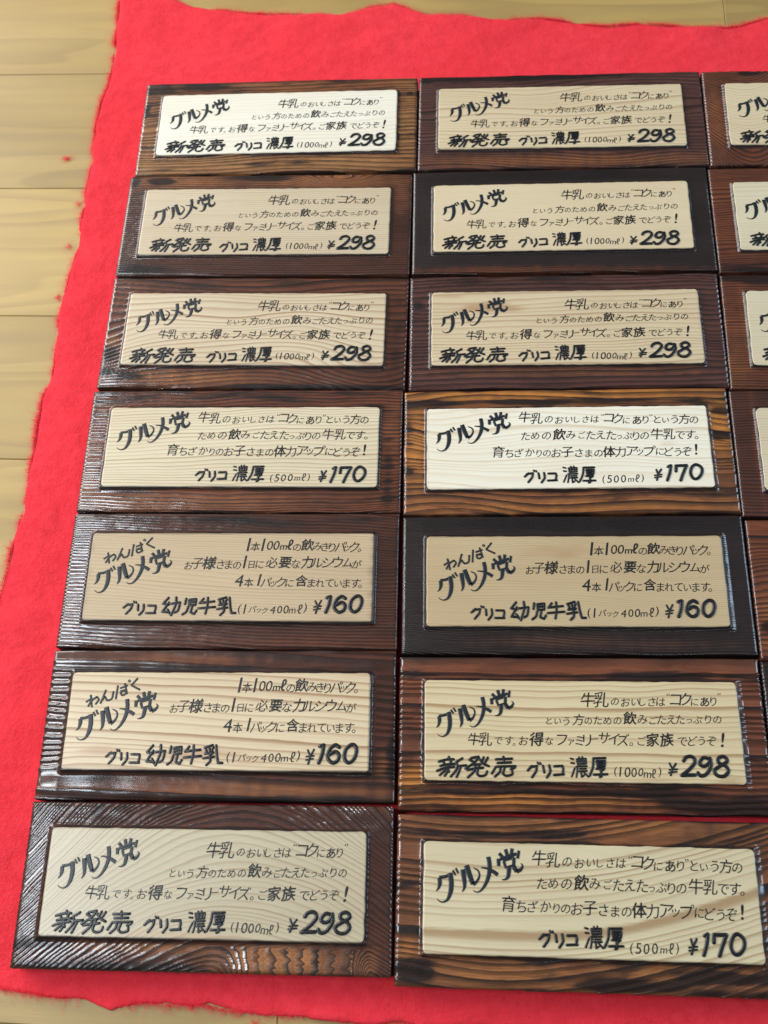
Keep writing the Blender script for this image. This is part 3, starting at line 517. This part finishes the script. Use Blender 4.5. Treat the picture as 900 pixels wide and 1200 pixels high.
PX, PY0, PY1, PZ = 128.3, -39.6, 42.6, 3.1            # pale panel, mm


def rowmap(xs, ys, hx, y0, y1, rad):
    """rectangular grid squeezed into a rounded rectangle; xs, ys in [-1,1]"""
    yc, hy = (y0 + y1) / 2, (y1 - y0) / 2
    Yg, Xg = np.meshgrid(ys, xs, indexing='ij')
    y = Yg * hy
    d = np.maximum(0, np.abs(y) - (hy - rad))
    inset = rad - np.sqrt(np.maximum(0, rad * rad - d * d))
    # apply the inset only in the outer part of each row
    x = Xg * hx
    k = sstep(0.80, 1.0, np.abs(Xg))
    x = x - np.sign(x) * inset * k
    return x, y + yc


def axis(half, edge, fine, coarse):
    a = np.concatenate([np.arange(0, edge, fine), np.arange(edge, half, coarse)])
    a = half - a[::-1]
    a = a[a > coarse * 0.6]
    return np.concatenate([-a[::-1], [0.0], a]) / half


def phase_fn(p, seed):
    n1 = Noise(seed * 7 + 1, 170, 60, 10)
    n2 = Noise(seed * 7 + 2, 60, 26, 14)
    n3 = Noise(seed * 7 + 3, 9, 5, 20)
    g1 = Noise(seed * 7 + 4, 22, 22, 8)

    def f(x, y):
        y = np.asarray(y, float)
        u = y + p.get('sl', 0.0) * x + p.get('cu', 0.0) * (x - p.get('cx', 0.0)) ** 2 * (1 + p.get('cy', 0.0) * y)
        u = u + p.get('am', 3.0) * n1(x, y) + p.get('am', 3.0) * 0.4 * n2(x, y) + p.get('zz', 0.12) * n3(x, y)
        for bx, by, rx, ry, a in p.get('k', []):
            u = u + a * np.exp(-(((x - bx) / rx) ** 2 + ((y - by) / ry) ** 2))
        fr_ = p.get('f', 0.3)
        return u * fr_ + p.get('gv', 1.0 + 5.0 * max(0, 0.3 - fr_)) * fr_ / 0.3 * g1(u, 0 * u) + 40
    def f2(x, y):
        P = f(x, y)
        if 'bz' in p:
            wt = sstep(-40, -44.5, y) * sstep(0, 44, x) * (1 - sstep(118, 134, x))
            P = P * (1 - wt) + wt * (0.085 * x + 0.13 * n3(x * .9, y * 1.5) + 0.08 * n3(x * 2, y * 3.3) + 0.2 * n2(x * 1.5, y) + 30)
        return P
    return f2


def late_np(ph, lo=0.3, hi=0.93):
    f = ph - np.floor(ph)
    return sstep(lo, hi, f) * (1 - sstep(hi + 0.0, 1.0, f))


def blobs(lst, x, y, nz):
    s = np.zeros_like(x)
    for bx, by, rx, ry, a in lst:
        s = np.maximum(s, a * np.exp(-(((x - bx) / rx) ** 2 + ((y - by) / ry) ** 2) ** 1.3))
    return np.clip(s + 0.12 * nz * (s > 0.02), 0, 1)


def make_board(p, seed, ph):
    xs = axis(HW, 5, 0.55, 0.85)
    ys = axis(HH, 5, 0.55, 0.75)
    x, y = rowmap(xs, ys, HW, -HH, HH, p.get('rad', 2.0))
    e = np.minimum(HW - np.abs(x), HH - np.abs(y))
    rnd = p.get('ro', 4.0)
    t = np.clip(1 - e / rnd, 0, 1)
    z = -(1 - np.sqrt(np.maximum(0, 1 - t * t))) * p.get('rh', 2.2)
    # distance outside the pale panel
    dx = np.abs(x) - PX
    dy = np.maximum(y - PY1, PY0 - y)
    cvw = np.where(x < 0, p.get('cl', 2.6), p.get('cr', 2.2))
    side = sstep(-2, 1, dx)
    cvw = cvw * side + 3.6 * (1 - side)
    d = np.hypot(np.maximum(dx, 0), np.maximum(dy, 0)) + np.minimum(np.maximum(dx, dy), 0)
    cove = (1 - np.clip(d / cvw, 0, 1)) ** 1.35
    P = ph(x, y)
    lt = late_np(P)
    nz = Noise(seed + 90, 22, 9, 20)(x, y)
    keep = p.get('kc', 0.12) * sstep(0.0, 1.5, d) + 0.75 * sstep(1.5, 5.5, d)
    z = z + 2.65 * cove
    amp = p.get('rg', 0.55) * (0.6 + 0.4 * sstep(4, 1, p.get('f', .3) * 10))
    z = z + keep * (amp * (1 - (0.7 * sstep(-42, -46, y) * sstep(-8, 25, x) if 'bz' in p else 0)) * (lt - 0.45) + 0.14 * nz)
    for bx, by, rx, ry, a in p.get('dent', []):
        z = z + keep * a * np.exp(-(((x - bx) / rx) ** 2 + ((y - by) / ry) ** 2))
    z = z - p.get('ls', 0.03) * np.maximum(0, -x - PX - 3) - 0.03 * np.maximum(0, x - PX - 3)
    z = np.where(d < -1.0, 1.6, z)
    # the sandblasted rim is nibbled along the soft rings
    kx = sstep(3.0, 0.0, HW - np.abs(x)); ky = sstep(3.0, 0.0, HH - np.abs(y))
    x2 = x - np.sign(x) * kx * (0.22 * (1 - lt) + 0.10 * np.abs(nz))
    y2 = y - np.sign(y) * ky * (0.22 * (1 - lt) + 0.10 * np.abs(nz))
    Vb = np.stack([x2, y2, z], -1).reshape(-1, 3)
    ny_, nx_ = x.shape
    ii, jj = np.meshgrid(np.arange(nx_ - 1), np.arange(ny_ - 1))
    a = (jj * nx_ + ii).ravel()
    F = np.stack([a, a + 1, a + nx_ + 1, a + nx_], -1)
    dd = d.ravel()
    inside = (dd[F] < -2.0).all(1)
    F = F[~inside]
    ring = np.array(list(range(nx_)) + [k * nx_ + nx_ - 1 for k in range(1, ny_)] + list(range(ny_ * nx_ - 2, (ny_ - 1) * nx_ - 1, -1)) + [k * nx_ for k in range(ny_ - 2, 0, -1)])
    m = len(ring); nb = len(Vb)
    Vs = Vb[ring].copy(); Vs[:, 2] = -T * 1000
    i2 = np.arange(m)
    Fs = np.stack([ring, nb + i2, nb + (i2 + 1) % m, ring[(i2 + 1) % m]], -1)
    Vall = np.vstack([Vb, Vs])
    Vall[:, 2] += T * 1000
    bz = Noise(seed + 50, 30, 8, 20)
    burn = blobs(p.get('b', []), x, y, bz(x, y))
    burn = np.maximum(burn, np.where((x > 0) & (dx > -1), p.get('er', 0.45), p.get('eb', 0.62)) * sstep(4.0, 0.0, np.abs(d - 0.2)))       # scorched line where the cove meets the panel
    burn = np.maximum(burn, p.get('oe', 0.38) * sstep(3.0, 0.0, e))
    warm = blobs(p.get('wm', []), x, y, bz(y * 2, x))
    at = {}
    for nme, A in (('phase', P), ('burn', burn), ('warm', warm)):
        at[nme] = np.concatenate([A.ravel(), A.ravel()[ring]])
    me = mesh('board', Vall / 1000.0, np.vstack([F, Fs]), True, at)
    # drop the vertices no face uses
    import bmesh
    bm = bmesh.new(); bm.from_mesh(me)
    bmesh.ops.delete(bm, geom=[v_ for v_ in bm.verts if not v_.link_faces], context='VERTS')
    bm.to_mesh(me); bm.free()
    return me


def make_panel(p, seed, ph):
    xs = axis(PX, 3, 0.6, 2.2)
    ys = axis((PY1 - PY0) / 2, 5, 0.35, 1.1)
    x, y = rowmap(xs, ys, PX, PY0, PY1, p.get('pr', 4.0))
    wb = Noise(seed + 70, 7, 7, 24)
    e = np.minimum(PX - np.abs(x), np.minimum(PY1 - y, y - PY0))
    k = sstep(4, 0, e)
    x = x + k * 0.22 * wb(x, y) + p.get('ps', 0) * 0
    y = y + k * 0.22 * wb(y + 40, x)
    P = ph(x, y)
    lt = late_np(P, 0.25, 0.9)
    z = PZ + 0.015 * (lt - 0.5)
    z = z - 0.45 * (1 - np.sqrt(np.clip(1 - (1 - np.clip(e / 1.3, 0, 1)) ** 2, 0, 1)))
    Vb = np.stack([x, y, z], -1).reshape(-1, 3)
    ny_, nx_ = x.shape
    ii, jj = np.meshgrid(np.arange(nx_ - 1), np.arange(ny_ - 1))
    a = (jj * nx_ + ii).ravel()
    F = np.stack([a, a + 1, a + nx_ + 1, a + nx_], -1)
    ring = np.array(list(range(nx_)) + [k_ * nx_ + nx_ - 1 for k_ in range(1, ny_)] + list(range(ny_ * nx_ - 2, (ny_ - 1) * nx_ - 1, -1)) + [k_ * nx_ for k_ in range(ny_ - 2, 0, -1)])
    m = len(ring); nb = len(Vb)
    Vs = Vb[ring].copy(); Vs[:, 2] = 1.0
    i2 = np.arange(m)
    Fs = np.stack([ring, nb + i2, nb + (i2 + 1) % m, ring[(i2 + 1) % m]], -1)
    Vall = np.vstack([Vb, Vs]); Vall[:, 2] += T * 1000
    bz = Noise(seed + 60, 18, 6, 20)(x, y)
    stain = blobs(p.get('stn', []), x, y, bz)
    pe = p.get('pe', (0.35, 0.35, 0.35, 0.45))         # scorch along left, right, top, bottom edges
    wv = 1.2 + 0.9 * bz
    burn = np.maximum.reduce([pe[0] * sstep(2.2 + wv, 0, PX + x), pe[1] * sstep(2.2 + wv, 0, PX - x), pe[2] * sstep(1.8 + wv * .7, 0, PY1 - y), pe[3] * sstep(1.8 + wv * .7, 0, y - PY0)])
    burn = np.maximum(burn, blobs(p.get('pb', []), x, y, bz))
    at = {}
    for nme, A in (('phase', P), ('burn', burn), ('stain', stain)):
        at[nme] = np.concatenate([A.ravel(), np.maximum(A.ravel()[ring], 0.7) if nme == 'burn' else A.ravel()[ring]])
    return mesh('panel', Vall / 1000.0, np.vstack([F, Fs]), True, at)


# ---- brushed strokes with a rounded raised section
def catmull(P, closed, n=7):
    P = np.array(P, float)
    if len(P) == 2 and not closed:
        t = np.linspace(0, 1, 5)[:, None]
        return P[0] * (1 - t) + P[1] * t
    if closed:
        Q = np.vstack([P[-1:], P, P[:2]])
    else:
        Q = np.vstack([2 * P[0] - P[1], P, 2 * P[-1] - P[-2]])
    o = []
    for i in range(1, len(Q) - 2):
        p0, p1, p2, p3 = Q[i - 1:i + 3]
        for t in np.arange(n) / n:
            o.append(0.5 * (2 * p1 + (p2 - p0) * t + (2 * p0 - 5 * p1 + 4 * p2 - p3) * t * t + (3 * p1 - p0 - 3 * p2 + p3) * t ** 3))
    if not closed:
        o.append(Q[-2])
    return np.array(o)


def sharp_split(pts):
    """split at sharp corners so they stay corners"""
    out, cur = [], [pts[0]]
    for i in range(1, len(pts) - 1):
        cur.append(pts[i])
        a = np.array(pts[i][:2]) - np.array(pts[i - 1][:2]); b = np.array(pts[i + 1][:2]) - np.array(pts[i][:2])
        c = a @ b / (np.linalg.norm(a) * np.linalg.norm(b) + 1e-9)
        if c < 0.35:
            out.append(cur); cur = [pts[i]]
    cur.append(pts[-1]); out.append(cur)
    return out


def strokes_mesh(name, strokes, relief, square=False, cap=0.75, jit=0.0, seed=0, wscale=1.0):
    V, F = [], []
    r = np.random.default_rng(seed)
    K = 7
    li = 0
    for closed, pts in strokes:
        li += 1
        for seg in ([pts] if closed else sharp_split(pts)):
            C = catmull(seg, closed)
            xy = C[:, :2] + r.normal(0, jit, (1, 2))
            wd = C[:, 2] * wscale
            if closed:
                tan = np.roll(xy, -1, 0) - np.roll(xy, 1, 0)
            else:
                tan = np.gradient(xy, axis=0)
            tan /= np.linalg.norm(tan, axis=1)[:, None] + 1e-9
            hs = np.ones(len(xy))
            if not closed:
                # add rounded (or square) end caps
                ends = []
                for sgn, idx in ((-1, 0), (1, -1)):
                    cp, ct, cw = xy[idx], tan[idx], wd[idx]
                    fr_ = (0.12, 0.3) if square else (0.45, 0.8, 1.0)
                    L = 0.10 if square else 0.5
                    row = [(cp + ct * sgn * cw * L * q, ct, cw * math.sqrt(max(0.02, 1 - q * q)) if not square else cw * (1 - 0.3 * q), math.sqrt(max(0.03, 1 - q * q))) for q in fr_]
                    ends.append(row)
                A = ends[0][::-1]; B = ends[1]
                xy = np.vstack([[q[0] for q in A], xy, [q[0] for q in B]])
                tan = np.vstack([[q[1] for q in A], tan, [q[1] for q in B]])
                wd = np.concatenate([[q[2] for q in A], wd, [q[2] for q in B]])
                hs = np.concatenate([[q[3] for q in A], hs, [q[3] for q in B]])
            nr = np.stack([-tan[:, 1], tan[:, 0]], -1)
            base = len(V)
            an = np.linspace(0, math.pi, K)
            zoff = 0.004 * (li % 7)
            for q, n_, ww, h in zip(xy, nr, wd, hs):
                hh = min(relief, ww * 0.30) * h
                for a in an:
                    c = math.cos(a); s = math.sin(a)
                    pr = s ** 0.6 if not square else min(1, s * 2.2)
                    V.append((q[0] - n_[0] * c * ww / 2, q[1] - n_[1] * c * ww / 2, pr * hh + zoff))
            n = len(xy)
            for i in range(n if closed else n - 1):
                j = (i + 1) % n
                for k in range(K - 1):
                    F.append((base + i * K + k, base + j * K + k, base + j * K + k + 1, base + i * K + k + 1))
    V = np.array(V); V[:, 2] += T * 1000 + PZ + 0.0
    return mesh(name, V / 1000.0, np.array(F), True)


# ---- hand-lettered small characters, from Blender's own built-in font outlines
_gl = {}


def glyph(c, bold):
    key = (c, bold)
    if key in _gl:
        return _gl[key]
    cu = bpy.data.curves.new('glyph', 'FONT')
    cu.body = c
    cu.size = 1.0
    cu.resolution_u = 3
    cu.extrude = 0.0
    o = bpy.data.objects.new('glyph', cu)
    col.objects.link(o)
    dg = bpy.context.evaluated_depsgraph_get()
    me = o.evaluated_get(dg).to_mesh()
    V = np.array([v.co[:2] for v in me.vertices]).reshape(-1, 2)
    F = [tuple(q.vertices) for q in me.polygons]
    o.evaluated_get(dg).to_mesh_clear()
    bpy.data.objects.remove(o)
    bpy.data.curves.remove(cu)
    if len(V):
        mn, mx = V.min(0), V.max(0)
        V = (V - (mn + mx) / 2) / max(mx - mn)
    _gl[key] = (V, F)
    return _gl[key]


def chars_mesh(name, items, seed, shear=0.14):
    Vo, Fo = [], []
    r = np.random.default_rng(seed)
    for c, x, y, h, bold in items:
        V, F = glyph(c, bold)
        if not len(V):
            continue
        a = r.normal(0.02, 0.03)
        s = h * (1.08 if bold else 1.16)
        X = V[:, 0] + V[:, 1] * (shear + r.normal(0, 0.03)); Y = V[:, 1] + 0.02 * np.sin(V[:, 0] * 5 + r.uniform(0, 6))
        xx = X * math.cos(a) - Y * math.sin(a); yy_ = X * math.sin(a) + Y * math.cos(a)
        b = len(Vo)
        n = len(V)
        # the brush is wider than the font's line: lay the outline down several times, slightly apart
        wd = (0.011, 0.034, 0.034)[bold] * s
        for k, (ox, oy) in enumerate(((-1, 0), (1, 0), (0, 1), (0, -1)) if bold else ((-1, -.6), (1, .6))):
            for q1, q2 in zip(xx * s + x + ox * wd * .7, yy_ * s + y + oy * wd * .7):
                Vo.append((q1, q2, T * 1000 + PZ + 0.07 + 0.006 * k))
            for f in F:
                Fo.append(tuple(b + k * n + i for i in f))
    return mesh(name, np.array(Vo) / 1000.0, Fo, False)


LM = {}
for d in 'ABC':
    D = LT[d]
    LM[d] = [('brand_lettering', strokes_mesh('brand_lettering', D['brand'], 0.35, True, wscale=1.15), LOGO),
             ('product_lettering', strokes_mesh('product_lettering', D['product'], 0.8, wscale=1.3), INK),
             ('price_lettering', strokes_mesh('price_lettering', D['price'], 1.0, wscale=1.42), INK),
             ('volume_lettering', chars_mesh('volume_lettering', D['note'], 5), FINE),
             ('slogan_line', chars_mesh('slogan_line', D['l1'], 6), FINE),
             ('slogan_line', chars_mesh('slogan_line', D['l2'], 7), FINE),
             ('slogan_line', chars_mesh('slogan_line', D['l3'], 8), FINE)]
    if 'new' in D:
        LM[d].append(('new_release_lettering', strokes_mesh('new_release_lettering', D['new'], 0.8, wscale=1.28), INK))
    for _, me, mt in LM[d]:
        me.materials.append(mt)

DK = (0.105, 0.030, 0.015); VD = (0.026, 0.014, 0.013); MD = (0.21, 0.056, 0.021); PU = (0.125, 0.045, 0.035); OR = (0.60, 0.225, 0.042)
BR = (0.31, 0.108, 0.036); LB = (0.44, 0.21, 0.075)
CR = (0.68, 0.565, 0.37); WH = (0.86, 0.83, 0.72); TN = (0.53, 0.405, 0.235); YE = (0.68, 0.56, 0.34); GY = (0.66, 0.58, 0.42)
LN = (0.42, 0.27, 0.14)
PLQ = {
 '11': dict(sk=2.3, d='A', pos=(-.16405, .79242, -.0237), s=BR, w=LB, p=(.86, .82, .70), l=(.60, .45, .27), pc=.4, f=.24, am=4, sl=-.02, b=[(-120, 55, 60, 7, .9), (-146, 26, 5, 7, .9), (60, 62, 60, 5, .6), (142, 40, 3, 3, .7)], wm=[(-100, -52, 130, 14, 1), (60, -52, 90, 12, .9), (140, -10, 14, 60, .8), (-140, 0, 14, 40, .7)], stn=[(10, 44, 18, 6, .45)],
            label='brown ¥298 plaque with the whitest panel, at the top left corner'),
 '12': dict(d='A', pos=(.137, .78395, -.03004), s=PU, w=BR, p=CR, l=(.40, .25, .13), pc=.7, f=.22, am=6, k=[(-20, 20, 60, 25, 5)], b=[(-60, 60, 120, 6, 1), (-140, 60, 12, 8, .8)], wm=[(0, -54, 160, 8, .8)],
            label='purplish ¥298 plaque with a blackened top rim, middle of the top row'),
 '13': dict(d='A', pos=(.43751, .77293, -.0409), s=MD, w=BR, p=CR, l=LN, pc=.5, f=.3, am=3, cu=-.01, cx=-110, k=[(-100, -70, 60, 50, 26)], b=[(-100, 60, 14, 5, .9), (-60, 62, 40, 5, .6)], wm=[(-138, 10, 8, 40, .6)], rg=.8,
            label='brown ¥298 plaque with curved grain under its panel, cut off at the top right corner'),
 '21': dict(sk=.7, lc=1.0, d='A', pos=(-.17165, .6637, -.03732), s=DK, w=(.36, .13, .042), p=(.62, .52, .36), l=(.34, .20, .10), pc=.6, f=.42, am=2, k=[(75, 56, 36, 9, 13)], b=[(-145, 55, 8, 8, 1), (-115, 55, 18, 5, 1), (-10, 59, 40, 5, 1), (-140, -56, 90, 8, .6)], wm=[(-95, 54, 60, 10, 1), (60, 54, 80, 10, 1), (140, 40, 8, 20, .4)], stn=[(-90, -38, 35, 3, .5)], rad=5, rg=.35,
            label='dark ¥298 plaque with swirling grain on its top rim, second in the left column'),
 '22': dict(d='A', pos=(.12951, .65587, -.02398), s=VD, w=MD, p=(.69, .57, .375), l=LN, pc=.18, f=.5, am=2, wm=[(-60, -60, 100, 4, .8), (60, -61, 80, 3, .5)], b=[(0, 56, 160, 9, .5)], rg=.2, oe=.1,
            label='blackest ¥298 plaque with a plain cream panel, second in the middle column'),
 '23': dict(d='A', pos=(.43038, .64501, -.02931), s=MD, w=BR, p=(.67, .60, .42), l=LN, pc=.3, f=.34, am=2, b=[(0, -58, 200, 7, .7)], rg=.35,
            label='brown ¥298 plaque cut by the photo edge, second from the top at the right'),
 '31': dict(sk=1.0, d='A', pos=(-.17669, .53528, -.0403), s=(.17, .050, .022), w=(.38, .14, .045), p=(.65, .54, .37), l=(.33, .19, .10), pc=.9, f=.2, am=6, k=[(-165, -22, 45, 25, 14), (120, -60, 60, 40, 22), (40, 10, 40, 16, -8)], b=[(-142, -25, 8, 9, .9), (-142, -45, 12, 5, .9), (-120, -50, 16, 7, .7), (60, -62, 120, 5, .8), (140, -10, 10, 60, .45), (0, 58, 150, 8, .35)], wm=[(-60, -52, 70, 8, .9), (-143, -10, 8, 8, .7), (-80, -55, 30, 7, .7)], pe=(.2, .4, .2, .7), rg=.6,
            label='¥298 plaque with bold dark flame grain on its left rim, third in the left column'),
 '32': dict(d='A', pos=(.12499, .52617, -.02231), s=PU, w=BR, p=(.65, .53, .34), l=(.32, .18, .09), pc=.7, f=.21, am=3, b=[(0, 60, 150, 5, .3), (-142, 30, 8, 6, .6)], wm=[(0, -46, 130, 4, .6)], k=[(-90, 26, 50, 9, 5)], stn=[(-75, 24, 42, 7, .8), (-110, 38, 20, 4, .5)], rg=1.3,
            label='purplish ¥298 plaque with a brown streak behind its brand name, third in the middle column'),
 '33': dict(d='A', pos=(.42567, .51404, -.0426), s=MD, w=BR, p=(.65, .58, .41), l=LN, pc=.35, f=.36, am=2, b=[(-60, 58, 140, 7, .6)], wm=[(-131, 0, 4, 50, .6), (-140, -30, 10, 30, .5)], rg=.35, pr=5,
            label='red brown plaque cut by the photo edge, third from the top at the right'),
 '41': dict(sk=2.3, d='B', pos=(-.18277, .40772, -.02764), s=MD, w=BR, p=(.72, .63, .44), l=(.34, .20, .10), pc=.75, f=.30, am=3, sl=-.01, wm=[(-60, -54, 120, 9, .8), (-142, -30, 8, 30, .7), (140, 20, 9, 20, .5)], b=[(0, 57, 160, 6, .3), (138, -30, 5, 40, .4), (120, 44, 14, 4, .7)], pe=(.4, .3, .2, .8), rg=.45,
            label='reddish brown ¥170 plaque with fine straight grain, in the left column'),
 '42': dict(sk=2.3, cr=4.2, d='B', pos=(.11863, .39873, -.01615), s=BR, w=OR, p=(.85, .80, .66), l=(.55, .38, .20), pc=.5, f=.17, am=4, k=[(148, 20, 22, 16, 5), (-146, 20, 16, 18, -6), (60, 62, 120, 10, 3)], b=[(143, 38, 12, 3, .9), (140, 14, 16, 4, 1), (-146, 10, 5, 30, .3), (-120, 50, 30, 3, .8), (0, 50, 120, 3, .6)], wm=[(138, 25, 14, 34, 1), (-139, 10, 12, 40, .9), (-20, 58, 170, 6, .9), (0, -56, 150, 6, .4)], lc=1.0, rg=.8, stn=[(-60, 40, 50, 4, .35), (90, 3, 14, 4, .22)], pe=(.5, .3, .3, .6),
            label='orange brown ¥170 plaque with black contour grain and the whitest panel of the middle column'),
 '43': dict(d='B', pos=(.41907, .3889, -.02831), s=DK, w=MD, p=(.64, .56, .39), l=LN, pc=.5, f=.36, am=2, rg=.3, wm=[(-130, 0, 3, 60, .8)], pr=5,
            label='dark brown plaque cut by the photo edge, fourth from the top at the right'),
 '51': dict(d='C', pos=(-.18655, .28046, -.02364), s=DK, w=MD, p=(.55, .42, .26), l=(.30, .18, .10), pc=.5, f=.34, am=3, sl=.035, wm=[(-140, -25, 8, 30, .5), (0, -58, 200, 5, .4)], b=[(0, 57, 160, 8, .35)], pe=(.7, 1.0, .7, 1.0), pb=[(128, 0, 7, 60, .45), (100, -41, 40, 6, .5), (-128, 0, 5, 60, .35)], rg=.55, ls=.06,
            label='dark ¥160 plaque with scorched panel edges, upper of two in the left column'),
 '52': dict(d='C', pos=(.11617, .27087, -.01859), s=VD, w=(.12, .05, .03), p=TN, l=(.32, .19, .09), pc=.45, f=.5, am=5, sl=.03, b=[(0, 56, 150, 8, .7)], wm=[(-20, -52, 60, 5, .8), (60, -54, 50, 4, .5)], stn=[(-12, 28, 42, 9, .5), (-60, -5, 60, 8, .2)], pe=(.4, .4, .5, .5), rg=.2, cr=5.6,
            label='nearly black ¥160 plaque with a tan smudged panel, in the middle column'),
 '53': dict(d='C', pos=(.41737, .26038, -.025), s=MD, w=BR, p=CR, l=LN, f=.2, am=5, b=[(-140, -35, 8, 6, .8)], wm=[(-140, -20, 10, 12, .9), (-140, -50, 10, 8, .8)],
            label='strip of a brown plaque at the right photo edge, fifth from the top'),
 '61': dict(d='C', pos=(-.18959, .15312, -.0163), s=DK, w=BR, p=(.70, .57, .37), l=(.33, .18, .085), pc=.9, f=.155, am=2.5, sl=.06, k=[(-150, -40, 30, 22, 6)], b=[(0, 47, 160, 3, .6), (-100, -45, 40, 5, .5), (60, -62, 150, 4, .7), (148, -30, 6, 30, .6)], wm=[(40, -54, 110, 6, .7), (142, -35, 8, 10, .5), (-40, 55, 60, 5, .4)], stn=[(-92, -24, 26, 4.5, .6), (-10, -26, 45, 6, .75), (20, -31, 40, 4, .6)], st=(.46, .28, .15), pe=(.45, .5, .4, .95), rg=1.1, ls=.08, cl=4.0, kc=.3, dent=[(-142, -52, 10, 8, .8)],
            label='¥160 plaque with deep ridges across its left rim, lower of two in the left column'),
 '62': dict(sk=2.3, kc=.3, d='A', pos=(.11262, .14189, -.02023), s=(.24, .070, .030), w=OR, p=YE, l=(.34, .20, .09), pc=.85, f=.17, am=2, b=[(40, 48, 120, 3, .5), (0, -47, 160, 3, .8), (110, -56, 60, 7, .7)], wm=[(-138, -38, 12, 12, .9), (-60, -54, 90, 6, .7)], stn=[(118, -36, 14, 4, .5), (-70, -34, 50, 4, .4), (60, -36, 40, 3, .4)], rg=1.5, cr=5.6,
            label='red brown ¥298 plaque with ridged side rims, second from the bottom in the middle column'),
 '63': dict(d='B', pos=(.41342, .13339, -.025), s=VD, w=MD, p=CR, l=LN, f=.3,
            label='dark sliver of a plaque at the right photo edge, second from the bottom'),
 '71': dict(d='A', pos=(-.19232, .02478, -.01935), s=DK, w=(.42, .16, .05), p=(.53, .46, .31), l=(.30, .20, .11), pc=.75, f=.20, am=3.0, sl=-.16, cu=.0040, cx=10, cy=.004, zz=.30, bz=1, b=[(-70, -60, 75, 4, 1), (-140, -45, 20, 4, .9), (-80, 57, 100, 9, .3), (-128, -46, 25, 3, .6)], wm=[(60, -52, 45, 12, 1), (-40, -46, 60, 4, .6), (100, -54, 40, 10, .5)], stn=[(-10, -36, 70, 5, .45)], st=(.50, .33, .19), pe=(.3, .1, .45, 1.0), rg=.42, ls=.085, cl=4.0, dent=[(-105, -54, 30, 6, -.5)],
            label='¥298 plaque with zigzag orange grain on its bottom rim, at the bottom left corner'),
 '72': dict(sk=2.3, d='B', pos=(.10955, .01172, -.02857), s=(.24, .085, .032), w=(.44, .17, .05), p=(.66, .57, .37), l=(.34, .21, .10), pc=.85, f=.145, am=2, sl=-.10, cu=-.0008, cx=-20, k=[(-60, -60, 70, 16, 5)], b=[(-135, -50, 16, 8, 1), (20, -58, 45, 6, .9), (100, -50, 40, 5, .8), (120, -62, 60, 5, .8), (-90, 50, 60, 3, .4), (-142, 10, 8, 3, .4)], wm=[(-138, -38, 9, 8, 1), (-60, -52, 60, 7, .7), (0, 57, 150, 7, .5), (60, -48, 60, 6, .5)], pe=(.3, .2, .4, .6), rg=.8, cr=5.6,
            label='orange brown ¥170 plaque with scorched bottom rim, bottom of the middle column'),
}
jr = np.random.default_rng(77)
for seed, (key, p) in enumerate(PLQ.items()):
    root = bpy.data.objects.new('price_plaque', None)
    col.objects.link(root)
    x, y, a = p['pos']
    root.location = (x, y, 0.0)
    root.rotation_euler = (0, 0, a)
    root['label'] = p['label']
    root['category'] = 'price plaque'
    root['group'] = 'wooden milk price plaques laid out on the red cloth'
    ph = phase_fn(p, seed + 3)
    link('board', make_board(p, seed, ph), root, border_mat(p, seed))
    link('panel', make_panel(p, seed, ph), root, panel_mat(p, seed))
    for nme, me_, _ in LM[p['d']]:
        o = bpy.data.objects.new(nme, me_)
        col.objects.link(o)
        o.parent = root
        # each board was lettered by hand: small shifts, tilts and sizes
        o.location = (jr.normal(0, 0.0005), jr.normal(0, 0.00035), 0)
        o.rotation_euler = (0, 0, jr.normal(0, 0.004))
        o.scale = (1 + jr.normal(0, 0.008), 1 + jr.normal(0, 0.012), 1)
